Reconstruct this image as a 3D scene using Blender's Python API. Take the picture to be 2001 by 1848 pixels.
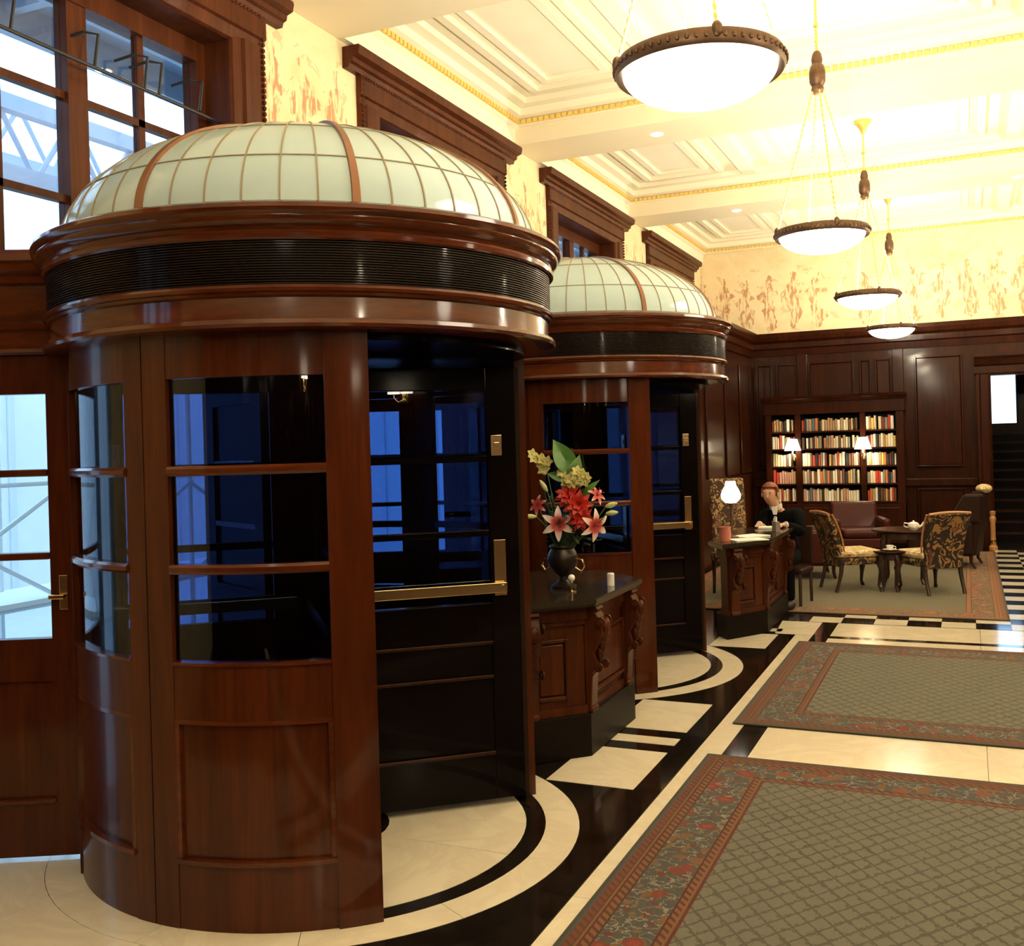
import bpy, bmesh, math, random
from mathutils import Matrix, Vector, Euler
random.seed(7)
PI = math.pi
for o in list(bpy.data.objects): bpy.data.objects.remove(o)
SC = bpy.context.scene
COL = SC.collection
R_ = math.radians

# ------------------------------------------------------------------ camera
cam = bpy.data.cameras.new('camera'); camo = bpy.data.objects.new('camera', cam); COL.objects.link(camo)
cam.sensor_fit = 'HORIZONTAL'; cam.sensor_width = 36.0; cam.lens = 36.0*1981.0/2001.0
cam.shift_y = -55.0/2001.0; cam.clip_start = .05; cam.clip_end = 300
camo.matrix_world = Matrix.Translation((0, 0, 1.75)) @ Matrix.Rotation(R_(24.224), 4, 'Z') @ Matrix.Rotation(PI/2, 4, 'X') @ Matrix.Rotation(-math.atan(.0285), 4, 'Z')
SC.camera = camo

# ------------------------------------------------------------------ world, exposure
W = bpy.data.worlds.new('world'); SC.world = W; W.use_nodes = True
bg = W.node_tree.nodes['Background']; bg.inputs[0].default_value = (.42, .68, 1.0, 1); bg.inputs[1].default_value = 3.3
SC.view_settings.view_transform = 'Standard'; SC.view_settings.look = 'None'
SC.view_settings.exposure = 0.22; SC.view_settings.gamma = 1.0; SC.view_settings.use_curve_mapping = False
LAMP_W = 200.0          # watts of each pendant's bulb cluster
BOWL_E = 15.0            # glow of each alabaster bowl
WARM = (1.0, .85, .60)

# ------------------------------------------------------------------ helpers
class MB:
    def __init__(s): s.v = []; s.f = []; s.x = None
    def add(s, vs, fs):
        b = len(s.v)
        s.v += [tuple(s.x @ Vector(p)) if s.x else tuple(p) for p in vs]
        s.f += [tuple(i+b for i in q) for q in fs]; return s
    def box(s, x0, y0, z0, x1, y1, z1):
        return s.add([(x0,y0,z0),(x1,y0,z0),(x1,y1,z0),(x0,y1,z0),(x0,y0,z1),(x1,y0,z1),(x1,y1,z1),(x0,y1,z1)],
                     [(0,3,2,1),(4,5,6,7),(0,1,5,4),(1,2,6,5),(2,3,7,6),(3,0,4,7)])
    def prism(s, poly, z0, z1):
        n = len(poly)
        return s.add([(p[0],p[1],z0) for p in poly]+[(p[0],p[1],z1) for p in poly],
                     [tuple(range(n-1,-1,-1)), tuple(range(n,2*n))]+[(i,(i+1)%n,n+(i+1)%n,n+i) for i in range(n)])
    def arc(s, r0, r1, a0, a1, z0, z1, step=3.0):
        n = max(1, int(abs(a1-a0)/step+.5)); vs = []; fs = []
        for i in range(n+1):
            a = R_(a0+(a1-a0)*i/n); c, d = math.cos(a), math.sin(a)
            vs += [(r0*c,r0*d,z0),(r1*c,r1*d,z0),(r1*c,r1*d,z1),(r0*c,r0*d,z1)]
        for i in range(n):
            b = 4*i
            for k in range(4): fs.append((b+k, b+(k+1)%4, b+4+(k+1)%4, b+4+k))
        fs += [(0,3,2,1), (4*n,4*n+1,4*n+2,4*n+3)]
        return s.add(vs, fs)
    def lathe(s, prof, a0=0, a1=360, n=72, loop=True):
        """revolve an (r, z) outline; loop joins its last point to its first"""
        full = abs(a1-a0) > 359.9; m = len(prof); cnt = n if full else n+1; vs = []; fs = []
        for i in range(cnt):
            a = R_(a0+(a1-a0)*i/n); c, d = math.cos(a), math.sin(a)
            vs += [(r*c, r*d, z) for r, z in prof]
        for i in range(n):
            b, e = i*m, ((i+1) % cnt)*m
            for k in range(m if loop else m-1): fs.append((b+k, e+k, e+(k+1)%m, b+(k+1)%m))
        if not full and loop: fs += [tuple(range(m-1,-1,-1)), tuple(range(n*m, n*m+m))]
        return s.add(vs, fs)
    def tube(s, pts, r, n=8, cap=True):
        P = [Vector(p) for p in pts]; m = len(P); rr = r if isinstance(r, (list, tuple)) else [r]*m; vs = []; fs = []
        up = None
        for i in range(m):
            t = (P[min(i+1,m-1)]-P[max(i-1,0)]).normalized()
            if up is None: up = Vector((0,0,1)) if abs(t.z) < .9 else Vector((1,0,0))
            a = t.cross(up).normalized(); b = a.cross(t).normalized(); up = b
            for k in range(n):
                th = 2*PI*k/n; vs.append(P[i]+a*(rr[i]*math.cos(th))+b*(rr[i]*math.sin(th)))
        for i in range(m-1):
            for k in range(n): fs.append((i*n+k, i*n+(k+1)%n, (i+1)*n+(k+1)%n, (i+1)*n+k))
        if cap: fs += [tuple(range(n-1,-1,-1)), tuple(range((m-1)*n, m*n))]
        return s.add(vs, fs)
    def ball(s, c, rx, ry=None, rz=None, nu=12, nv=8):
        ry = rx if ry is None else ry; rz = rx if rz is None else rz
        vs = [(c[0],c[1],c[2]-rz)]; fs = []
        for j in range(1, nv):
            p = -PI/2+PI*j/nv
            for i in range(nu):
                t = 2*PI*i/nu; vs.append((c[0]+rx*math.cos(p)*math.cos(t), c[1]+ry*math.cos(p)*math.sin(t), c[2]+rz*math.sin(p)))
        vs.append((c[0],c[1],c[2]+rz)); L = len(vs)-1
        for i in range(nu):
            fs.append((0, 1+(i+1)%nu, 1+i)); fs.append((L, L-nu+i, L-nu+(i+1)%nu))
            for j in range(nv-2):
                b = 1+j*nu; fs.append((b+i, b+(i+1)%nu, b+nu+(i+1)%nu, b+nu+i))
        return s.add(vs, fs)
    def sweep(s, prof, p0, p1, out, up=(0,0,1)):
        """extrude an (outward, upward) outline in a straight line from p0 to p1"""
        o, u = Vector(out), Vector(up); m = len(prof); vs = []
        for p in (Vector(p0), Vector(p1)): vs += [p+o*a+u*b for a, b in prof]
        return s.add(vs, [tuple(range(m-1,-1,-1)), tuple(range(m, 2*m))]+[(k,(k+1)%m,m+(k+1)%m,m+k) for k in range(m)])
    def mesh(s, name, mat=None, smooth=False):
        me = bpy.data.meshes.new(name); me.from_pydata(s.v, [], s.f)
        bm = bmesh.new(); bm.from_mesh(me); bmesh.ops.recalc_face_normals(bm, faces=bm.faces); bm.to_mesh(me); bm.free()
        if mat: me.materials.append(mat)
        if smooth:
            for p in me.polygons: p.use_smooth = True
            me.set_sharp_from_angle(angle=R_(38))
        return me
    def build(s, name, mat, parent=None, smooth=False, bevel=0):
        return link(name, s.mesh(name, mat, smooth), parent, bevel)
def link(name, me, parent=None, bevel=0):
    o = bpy.data.objects.new(name, me); COL.objects.link(o)
    if parent: o.parent = parent
    if bevel:
        b = o.modifiers.new('bevel', 'BEVEL'); b.width = bevel; b.segments = 2; b.limit_method = 'ANGLE'; b.angle_limit = R_(40)
    return o
def tag(o, label=None, cat=None, group=None, kind=None):
    if label: o['label'] = label
    if cat: o['category'] = cat
    if group: o['group'] = group
    if kind: o['kind'] = kind
    return o
def empty(name, loc=(0,0,0), rz=0.0):
    o = bpy.data.objects.new(name, None); COL.objects.link(o); o.location = loc; o.rotation_euler = (0,0,rz); o.empty_display_size = .1
    return o
def copy_tree(o, parent=None):
    c = o.copy(); COL.objects.link(c); c.parent = parent
    for ch in [k for k in KIDS(o)]: copy_tree(ch, c)
    return c
def KIDS(o): return list(o.children)

# ------------------------------------------------------------------ materials
def mat(name):
    m = bpy.data.materials.new(name); m.use_nodes = True
    return m, m.node_tree, m.node_tree.nodes['Principled BSDF']
def nd(t, kind, **kw):
    n = t.nodes.new(kind)
    for k, v in kw.items(): setattr(n, k, v)
    return n
def mth(t, op, a, b=None, c=None):
    n = t.nodes.new('ShaderNodeMath'); n.operation = op
    for i, q in enumerate((a, b, c)):
        if q is None: continue
        if isinstance(q, (int, float)): n.inputs[i].default_value = q
        else: t.links.new(q, n.inputs[i])
    return n.outputs[0]
def mix(t, fac, a, b):
    n = t.nodes.new('ShaderNodeMix'); n.data_type = 'RGBA'
    for i, q in ((0, fac), (6, a), (7, b)):
        if isinstance(q, (int, float)): n.inputs[i].default_value = q
        elif isinstance(q, tuple): n.inputs[i].default_value = (*q, 1)
        else: t.links.new(q, n.inputs[i])
    return n.outputs[2]
def coords(t, scale=(1,1,1), which='Object'):
    tc = nd(t, 'ShaderNodeTexCoord'); mp = nd(t, 'ShaderNodeMapping'); mp.inputs['Scale'].default_value = scale
    t.links.new(tc.outputs[which], mp.inputs[0]); return mp.outputs[0]
def noise(t, vec, scale, detail=3.0, rough=.55, dist=0.0):
    n = nd(t, 'ShaderNodeTexNoise'); t.links.new(vec, n.inputs['Vector'])
    n.inputs['Scale'].default_value = scale; n.inputs['Detail'].default_value = detail; n.inputs['Roughness'].default_value = rough; n.inputs['Distortion'].default_value = dist
    return n.outputs[0]
def ramp(t, fac, stops, interp='LINEAR'):
    n = nd(t, 'ShaderNodeValToRGB'); n.color_ramp.interpolation = interp; e = n.color_ramp.elements
    while len(e) < len(stops): e.new(.5)
    for q, (p, c) in zip(e, stops): q.position = p; q.color = (*c, 1)
    t.links.new(fac, n.inputs[0]); return n.outputs[0]
def sep(t, vec):
    n = nd(t, 'ShaderNodeSeparateXYZ'); t.links.new(vec, n.inputs[0]); return n.outputs
def simple(name, col, rough=.5, metal=0.0, coat=0.0, spec=.5, vary=0.0, vscale=6.0):
    m, t, b = mat(name); b.inputs['Roughness'].default_value = rough; b.inputs['Metallic'].default_value = metal
    b.inputs['Coat Weight'].default_value = coat; b.inputs['Coat Roughness'].default_value = .08; b.inputs['Specular IOR Level'].default_value = spec
    if vary:
        n = noise(t, coords(t), vscale, 4)
        t.links.new(mix(t, n, tuple(c*(1-vary) for c in col), tuple(min(1, c*(1+vary)) for c in col)), b.inputs['Base Color'])
    else: b.inputs['Base Color'].default_value = (*col, 1)
    return m
def wood(name, lo, hi, rough=.28, coat=.6, horiz=False, red=1.0):
    m, t, b = mat(name)
    v = coords(t, (2.2, 2.2, 14) if horiz else (12, 12, .9))
    n1 = noise(t, v, 2.2, 5, .6, .6); v2 = coords(t, (.6,.6,6) if horiz else (5,5,.35)); n2 = noise(t, v2, 1.2, 2)
    f = mth(t, 'ADD', mth(t, 'MULTIPLY', n1, .65), mth(t, 'MULTIPLY', n2, .45))
    t.links.new(ramp(t, f, [(.33, lo), (.56, tuple((a+c)/2 for a, c in zip(lo, hi))), (.75, hi)]), b.inputs['Base Color'])
    b.inputs['Roughness'].default_value = rough; b.inputs['Coat Weight'].default_value = coat*.40; b.inputs['Coat Roughness'].default_value = .09; b.inputs['Specular IOR Level'].default_value = .08
    bp = nd(t, 'ShaderNodeBump'); bp.inputs['Strength'].default_value = .03; bp.inputs['Distance'].default_value = .01
    t.links.new(n1, bp.inputs['Height']); t.links.new(bp.outputs[0], b.inputs['Normal'])
    return m
M = {}
M['wood'] = wood('mahogany', (.029,.0056,.0017), (.094,.0200,.0053), coat=1.0)
M['woodh'] = wood('mahogany_crossgrain', (.030,.0058,.0018), (.096,.0205,.0055), coat=1.0, horiz=True)
M['fascia'] = wood('polished_mahogany', (.044,.0086,.0025), (.120,.0265,.0071), rough=.2, coat=1.5, horiz=True)
M['case'] = wood('window_mahogany', (.032,.0080,.0028), (.090,.024,.0080), rough=.4, coat=.25)
M['wall_wood'] = wood('wall_mahogany', (.016,.0037,.0013), (.050,.0120,.0038), rough=.33, coat=.5)
M['desk'] = wood('desk_mahogany', (.025,.0055,.0018), (.086,.0210,.0058), rough=.4, coat=.3)
M['dark'] = simple('dark_stained_and_shaded_wood', (.0035,.0020,.0016), .25, coat=.10, spec=.05, vary=.3)  # stained wood; also stands in for shade on the far-side doors
M['louvre'] = simple('blackened_louvre', (.016,.0075,.0035), .38, coat=.10, spec=.10)
M['plinth'] = simple('black_plinth', (.006,.0035,.0025), .45, spec=.08)
M['brass'] = simple('brass', (.80,.58,.30), .22, metal=1.0, vary=.12, vscale=30)
M['bronze'] = simple('dark_bronze', (.13,.075,.045), .42, metal=.75, vary=.35, vscale=40)
M['gilt'] = simple('gilt', (.82,.58,.16), .45, metal=.35, vary=.15, vscale=25)
M['rib'] = simple('copper_rib', (.25,.115,.06), .4, metal=.5, vary=.2)
M['lead'] = simple('brown_leading', (.30,.24,.15), .6)
M['granite'] = simple('dark_granite', (.030,.022,.014), .14, coat=.15, spec=.4, vary=.8, vscale=90)
M['cream'] = simple('cream_plaster', (.74,.66,.48), .75, vary=.04, vscale=3)
M['cream2'] = simple('pale_plaster', (.80,.74,.58), .75, vary=.03, vscale=3)
M['iron'] = simple('black_iron', (.012,.012,.015), .5)
M['porcelain'] = simple('white_porcelain', (.85,.82,.76), .2, coat=.5)
M['paper'] = simple('white_paper', (.86,.84,.78), .7)
M['skin'] = simple('skin', (.62,.34,.23), .5, vary=.06)
M['hair'] = simple('auburn_hair', (.20,.055,.022), .55, vary=.3, vscale=60)
M['suit'] = simple('black_suit', (.005,.005,.006), .9, spec=.05)
M['shirt'] = simple('white_shirt', (.75,.72,.68), .7)
M['leather'] = simple('oxblood_leather', (.060,.0095,.0075), .45, coat=.1, spec=.2, vary=.25, vscale=9)
M['darkleather'] = simple('dark_brown_leather', (.022,.009,.006), .5, spec=.15, vary=.25, vscale=9)
def glass_mat(name, tint=(1,1,1), ior=1.5, rough=0.0):
    m, t, b = mat(name); t.nodes.remove(b); out = t.nodes['Material Output']
    tr = nd(t, 'ShaderNodeBsdfTransparent'); tr.inputs[0].default_value = (*tint, 1)
    gl = nd(t, 'ShaderNodeBsdfGlossy'); gl.inputs['Roughness'].default_value = rough
    lw = nd(t, 'ShaderNodeLayerWeight'); f = mth(t, 'ADD', .045, mth(t, 'MULTIPLY', mth(t, 'POWER', lw.outputs['Facing'], 5.0), .95))
    mx = nd(t, 'ShaderNodeMixShader'); t.links.new(f, mx.inputs[0]); t.links.new(tr.outputs[0], mx.inputs[1]); t.links.new(gl.outputs[0], mx.inputs[2])
    t.links.new(mx.outputs[0], out.inputs[0]); return m
M['glass'] = glass_mat('clear_glass', (.97,.985,.99))
M['tinted'] = glass_mat('blue_tinted_glass', (.47,.57,.74))
def milky():
    m, t, b = mat('milky_glass'); v = coords(t)
    t.links.new(mix(t, noise(t, v, 3, 3), (.54,.71,.76), (.61,.77,.81)), b.inputs['Base Color'])
    b.inputs['Roughness'].default_value = .18; b.inputs['Coat Weight'].default_value = .3
    tl = nd(t, 'ShaderNodeBsdfTranslucent'); tl.inputs[0].default_value = (.72,.82,.74,1)
    mx = nd(t, 'ShaderNodeMixShader'); mx.inputs[0].default_value = .25
    t.links.new(b.outputs[0], mx.inputs[1]); t.links.new(tl.outputs[0], mx.inputs[2]); t.links.new(mx.outputs[0], t.nodes['Material Output'].inputs[0])
    return m
M['milky'] = milky()
def marble(name, base, vein, rough=.12, amt=.35):
    m, t, b = mat(name); v = coords(t, which='Object')
    oi = nd(t, 'ShaderNodeObjectInfo'); ad = nd(t, 'ShaderNodeVectorMath', operation='ADD')
    sc = nd(t, 'ShaderNodeVectorMath', operation='SCALE'); cb = nd(t, 'ShaderNodeCombineXYZ')
    t.links.new(oi.outputs['Random'], cb.inputs[0]); t.links.new(oi.outputs['Random'], cb.inputs[1])
    t.links.new(cb.outputs[0], sc.inputs[0]); sc.inputs['Scale'].default_value = 40
    t.links.new(v, ad.inputs[0]); t.links.new(sc.outputs[0], ad.inputs[1])
    n = noise(t, ad.outputs[0], 2.3, 6, .6, 1.4)
    f = mth(t, 'SUBTRACT', 1.0, mth(t, 'MULTIPLY', mth(t, 'ABSOLUTE', mth(t, 'SUBTRACT', n, .5)), 9.0)); f = mth(t, 'MAXIMUM', f, 0)
    f = mth(t, 'MULTIPLY', f, amt); n2 = noise(t, ad.outputs[0], 1.2, 3)
    c = mix(t, n2, tuple(q*.90 for q in base), base)
    t.links.new(mix(t, f, c, vein), b.inputs['Base Color']); b.inputs['Roughness'].default_value = rough; b.inputs['Coat Weight'].default_value = .25
    b.inputs['Coat Roughness'].default_value = .06
    return m
M['white_marble'] = marble('cream_marble', (.80,.72,.55), (.55,.45,.32), .16, .3)
M['black_marble'] = marble('black_marble', (.006,.004,.003), (.03,.02,.015), .10, .25)
def glow(name, col, e, base=(.9,.85,.75)):
    m, t, b = mat(name); b.inputs['Base Color'].default_value = (*base, 1); b.inputs['Emission Color'].default_value = (*col, 1); b.inputs['Emission Strength'].default_value = e
    b.inputs['Roughness'].default_value = .35; return m
M['bowl'] = glow('lit_alabaster', (1, .90, .70), BOWL_E)
M['shade'] = glow('lit_fabric_shade', (1, .86, .62), 5.0)
M['globe'] = glow('lit_opal_glass', (1, .93, .82), 2.2)
M['spot'] = glow('lit_downlight', (1, .95, .85), 12.0)
def mural():
    """a frieze of standing draped figures, faded brown on gold-cream"""
    m, t, b = mat('faded_mural'); v = coords(t); X, Y, Z = sep(t, v)
    s0 = mth(t, 'ADD', X, Y)
    d1 = mth(t, 'SUBTRACT', noise(t, v, 4.0, 2), .5); d2 = mth(t, 'SUBTRACT', noise(t, v, 9.0, 2), .5)
    s = mth(t, 'DIVIDE', mth(t, 'ADD', s0, mth(t, 'ADD', mth(t, 'MULTIPLY', d1, .34), mth(t, 'MULTIPLY', d2, .10))), .37)
    cell = mth(t, 'FLOOR', s); rnd = mth(t, 'FRACT', mth(t, 'ABSOLUTE', mth(t, 'MULTIPLY', mth(t, 'SINE', mth(t, 'MULTIPLY', cell, 12.9898)), 4375.85)))
    u = mth(t, 'MULTIPLY', mth(t, 'SUBTRACT', mth(t, 'FRACT', s), .5), .37)                     # metres from the figure's axis
    h = mth(t, 'DIVIDE', mth(t, 'SUBTRACT', mth(t, 'ADD', Z, mth(t, 'MULTIPLY', d1, .12)), 3.49), mth(t, 'ADD', .80, mth(t, 'MULTIPLY', rnd, .16)))
    au = mth(t, 'ABSOLUTE', u)
    def blob(cu, ch, ru, rh): return mth(t, 'LESS_THAN', mth(t, 'ADD', mth(t, 'POWER', mth(t, 'ABSOLUTE', mth(t, 'DIVIDE', mth(t, 'SUBTRACT', u, cu), ru)), 2.0), mth(t, 'POWER', mth(t, 'ABSOLUTE', mth(t, 'DIVIDE', mth(t, 'SUBTRACT', h, ch), rh)), 2.0)), 1.0)
    fig = mth(t, 'MAXIMUM', blob(.0, .92, .042, .075), mth(t, 'MAXIMUM', blob(.0, .68, .085, .19), mth(t, 'MAXIMUM', blob(.01, .28, .105, .30), mth(t, 'MAXIMUM', blob(.09, .66, .085, .045), blob(-.10, .56, .06, .14)))))
    fig = mth(t, 'MULTIPLY', fig, mth(t, 'GREATER_THAN', rnd, .16))
    fold = noise(t, coords(t, (3.2,3.2,.8)), 8, 3, .6, .5); drape = mth(t, 'MINIMUM', mth(t, 'MULTIPLY', mth(t, 'MAXIMUM', mth(t, 'SUBTRACT', fold, .46), 0), 9.0), 1.0)
    leaf = mth(t, 'MULTIPLY', mth(t, 'GREATER_THAN', noise(t, v, 5.5, 3, .55, .6), .60), mth(t, 'LESS_THAN', Z, 4.5))
    wash = ramp(t, noise(t, v, 1.6, 4, .6, .5), [(.3, (.66,.52,.29)), (.5, (.74,.63,.40)), (.7, (.70,.55,.32))])
    c = mix(t, mth(t, 'MULTIPLY', leaf, .38), wash, (.46,.22,.10)); c = mix(t, mth(t, 'MULTIPLY', fig, .8), c, (.74,.60,.36))
    c = mix(t, mth(t, 'MULTIPLY', mth(t, 'MULTIPLY', fig, drape), .8), c, (.38,.16,.075))
    t.links.new(c, b.inputs['Base Color']); b.inputs['Roughness'].default_value = .8
    return m
M['mural'] = mural()
def rug(name, Wd, Ln, field, fline, bgc, red, ochre, pitch=.088):
    m, t, b = mat(name); v = coords(t); X, Y, Z = sep(t, v)
    d = mth(t, 'MINIMUM', mth(t, 'MINIMUM', X, mth(t, 'SUBTRACT', Wd, X)), mth(t, 'MINIMUM', Y, mth(t, 'SUBTRACT', Ln, Y)))
    ns = mth(t, 'SUBTRACT', noise(t, v, 40, 2), .5); ns2 = mth(t, 'SUBTRACT', noise(t, v, 14, 3), .5)
    # trellis field
    p = mth(t, 'ADD', mth(t, 'DIVIDE', mth(t, 'ADD', X, mth(t, 'MULTIPLY', Y, .75)), pitch), mth(t, 'MULTIPLY', ns, .22))
    q = mth(t, 'ADD', mth(t, 'DIVIDE', mth(t, 'SUBTRACT', X, mth(t, 'MULTIPLY', Y, .75)), pitch), mth(t, 'MULTIPLY', ns, .22))
    lp = mth(t, 'ABSOLUTE', mth(t, 'SUBTRACT', mth(t, 'FRACT', p), .5)); lq = mth(t, 'ABSOLUTE', mth(t, 'SUBTRACT', mth(t, 'FRACT', q), .5))
    ln = mth(t, 'GREATER_THAN', mth(t, 'MAXIMUM', lp, lq), .435)
    lf = mth(t, 'MULTIPLY', mth(t, 'GREATER_THAN', mth(t, 'MAXIMUM', lp, lq), .33), mth(t, 'GREATER_THAN', ns, .06))
    tre = mth(t, 'MAXIMUM', mth(t, 'MULTIPLY', ln, .75), mth(t, 'MULTIPLY', lf, .7))
    fc = mix(t, tre, mix(t, noise(t, v, 3, 2), tuple(k*.9 for k in field), field), fline)
    # floral border
    vo = nd(t, 'ShaderNodeTexVoronoi'); vo.inputs['Scale'].default_value = 8.5; t.links.new(v, vo.inputs['Vector'])
    vd = mth(t, 'ADD', vo.outputs['Distance'], mth(t, 'MULTIPLY', ns2, .9))
    vc = sep(t, vo.outputs['Color'])
    petal = mth(t, 'LESS_THAN', vd, .36); heart = mth(t, 'LESS_THAN', vd, .16)
    flc = mix(t, mth(t, 'GREATER_THAN', vc[0], .5), red, ochre)
    vine = mth(t, 'LESS_THAN', mth(t, 'ABSOLUTE', ns2), .016)
    bc = mix(t, vine, bgc, tuple(k*1.5 for k in field)); lfm = mth(t, 'GREATER_THAN', ns2, .10); bc = mix(t, lfm, bc, tuple(k*.5 for k in field))
    v2 = nd(t, 'ShaderNodeTexVoronoi'); v2.inputs['Scale'].default_value = 24; t.links.new(v, v2.inputs['Vector']); c2 = sep(t, v2.outputs['Color'])
    lf2 = mth(t, 'MULTIPLY', mth(t, 'LESS_THAN', mth(t, 'ADD', v2.outputs['Distance'], mth(t, 'MULTIPLY', ns, 1.2)), .34), mth(t, 'GREATER_THAN', c2[1], .45))
    bc = mix(t, lf2, bc, mix(t, mth(t, 'GREATER_THAN', c2[0], .5), tuple(k*1.1 for k in ochre), tuple(k*.8 for k in red)))
    bc = mix(t, mth(t, 'MULTIPLY', petal, mth(t, 'GREATER_THAN', vc[1], .15)), bc, flc); bc = mix(t, mth(t, 'MULTIPLY', heart, mth(t, 'GREATER_THAN', vc[1], .15)), bc, tuple(k*1.3 for k in red))
    # stripes and little repeats on either side of the border
    rep = mth(t, 'GREATER_THAN', mth(t, 'FRACT', mth(t, 'MULTIPLY', mth(t, 'ADD', X, Y), 22.0)), .55)
    s1 = mix(t, rep, red, tuple(k*.5 for k in ochre)); s2 = mix(t, rep, ochre, tuple(k*.6 for k in red))
    def step(x): return mth(t, 'GREATER_THAN', d, x)
    c = tuple(k*.35 for k in field)
    for x, nx in ((.018, bgc), (.030, s1), (.062, tuple(k*.45 for k in ochre)), (.068, ochre), (.078, tuple(k*.5 for k in red)), (.086, s2), (.118, tuple(k*.35 for k in ochre)), (.126, bc),
                  (.318, tuple(k*.4 for k in red)), (.326, s2), (.352, ochre), (.362, tuple(k*.6 for k in red)), (.376, fc)):
        c = mix(t, step(x), c, nx)
    t.links.new(c, b.inputs['Base Color']); b.inputs['Roughness'].default_value = .95; b.inputs['Specular IOR Level'].default_value = .1; b.inputs['Sheen Weight'].default_value = .15
    bp = nd(t, 'ShaderNodeBump'); bp.inputs['Strength'].default_value = .25; bp.inputs['Distance'].default_value = .004
    t.links.new(noise(t, v, 220, 2), bp.inputs['Height']); t.links.new(bp.outputs[0], b.inputs['Normal'])
    return m
def fabric(name, dark, gold, red, scale=9.0, thr=.55):
    m, t, b = mat(name); v = coords(t); cn_ = mth(t, 'ABSOLUTE', mth(t, 'SUBTRACT', mth(t, 'FRACT', mth(t, 'MULTIPLY', noise(t, v, scale, 1.5, .5, .8), 4.0)), .5))
    n = noise(t, v, scale, 3); k = mth(t, 'LESS_THAN', cn_, .17); c = mix(t, k, dark, gold)
    c = mix(t, mth(t, 'GREATER_THAN', n, .62), c, red); t.links.new(c, b.inputs['Base Color']); b.inputs['Roughness'].default_value = .85
    return m
M['tapestry'] = fabric('dark_scroll_tapestry', (.020,.012,.010), (.30,.16,.05), (.12,.035,.025))
M['seatfab'] = fabric('cream_scroll_tapestry', (.50,.36,.18), (.75,.62,.38), (.30,.13,.05))
M['chairwood'] = simple('dark_chair_wood', (.030,.012,.008), .35, coat=.3, vary=.3)
M['chairtrim'] = simple('golden_chair_rail', (.42,.20,.07), .4, coat=.2, vary=.2)
# ================================================================== THE SETTING
WX = -4.0; BAY = 3.64; Y1 = 3.93; YB = 16.75; XR = 4.4; YN = -2.6
SOF = 4.66; ZC = 5.03; DADO = 3.42
bays = [Y1-BAY*1, Y1, Y1+BAY, Y1+2*BAY, Y1+3*BAY]
CD = [(-2.78, Y1), (-2.78, Y1+BAY)]          # axes of the two revolving doors

# ---------------------------------------------------------------- floor: black marble with inlaid pieces proud by a hair
floor = MB().box(-4.6, YN, -.20, XR, YB+4.2, -.0015).build('floor', M['black_marble']); tag(floor, kind='structure')
def piece(poly, m='white_marble', name='marble_slab', top=0.0):
    c = [sum(p[0] for p in poly)/len(poly), sum(p[1] for p in poly)/len(poly)]
    o = MB().prism([(p[0]-c[0], p[1]-c[1]) for p in poly], -.02, top).build(name, M[m], floor); o.location = (c[0], c[1], 0); return o
def rect(x0, y0, x1, y1, m='white_marble', name='marble_slab', g=.0012): return piece([(x0+g,y0+g),(x1-g,y0+g),(x1-g,y1-g),(x0+g,y1-g)], m, name)
def outside_ring(cx, cy, R, xs, ya, yb):
    """outline between the straight line y = ya and the ring, or y = yb where the ring is beyond it"""
    pts = []
    for x in xs:
        dx = x-cx
        if abs(dx) < R:
            yr = cy-math.sqrt(R*R-dx*dx) if ya < cy else cy+math.sqrt(R*R-dx*dx)
            yy = min(yr, yb) if ya < cy else max(yr, yb)
        else: yy = yb
        pts.append((x, yy))
    return pts
RO, RI, RW = 1.185, 1.03, .94
for cx, cy in CD:
    for k in range(12):                                          # ring of white marble outside each drum
        a0, a1 = k*30-180+.06, k*30-150-.06; pl = []
        for i in range(9): a = R_(a0+(a1-a0)*i/8); pl.append((cx+RO*math.cos(a), cy+RO*math.sin(a)))
        for i in range(9): a = R_(a1-(a1-a0)*i/8); pl.append((cx+RI*math.cos(a), cy+RI*math.sin(a)))
        piece(pl, name='ring_segment')
    for k in range(4):                                           # white disc inside
        a0, a1 = k*90+.1, k*90+89.9; pl = []
        for i in range(19): a = R_(a0+(a1-a0)*i/18); pl.append((cx+RW*math.cos(a), cy+RW*math.sin(a)))
        for i in range(9): a = R_(a1-(a1-a0)*i/8); pl.append((cx+.30*math.cos(a), cy+.30*math.sin(a)))
        piece(pl, name='disc_segment')
def ringcut(x0, x1, ya, yb, cx, cy, side):
    n = 14; xs = [x0+(x1-x0)*i/n for i in range(n+1)]; R = RO+.002; top = []
    for x in xs:
        dx = x-cx; yr = cy+side*math.sqrt(max(0, R*R-dx*dx)) if abs(dx) < R else cy
        top.append((x, (min(ya, yr) if side < 0 else max(ya, yr)) if abs(dx) < R else ya))
    return top+[(x1, yb), (x0, yb)] if side < 0 else top+[(x1, yb), (x0, yb)]
for b in (-1, 0, 1):                                             # inlaid panels between the doors
    yc = Y1+BAY*(b+.5)-.02
    if yc < 0: continue
    rect(-2.06, yc-.07, -1.58, yc+.07)
    far = [q for q in CD if q[1] > yc]; near = [q for q in CD if q[1] < yc]
    if near:
        cx, cy = near[-1]; top = ringcut(-2.055, -1.582, cy+.95, yc-.21, cx, cy, 1)
        piece(top)
    else: rect(-2.055, yc-.86, -1.582, yc-.21)
    if far:
        cx, cy = far[0]; piece(ringcut(-2.055, -1.582, cy-.95, yc+.21, cx, cy, -1))
    elif b == 1: pass
    else: rect(-2.055, yc+.21, -1.582, yc+.86)
cx, cy = CD[0]                                                   # cream slabs left of the nearer door
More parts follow.
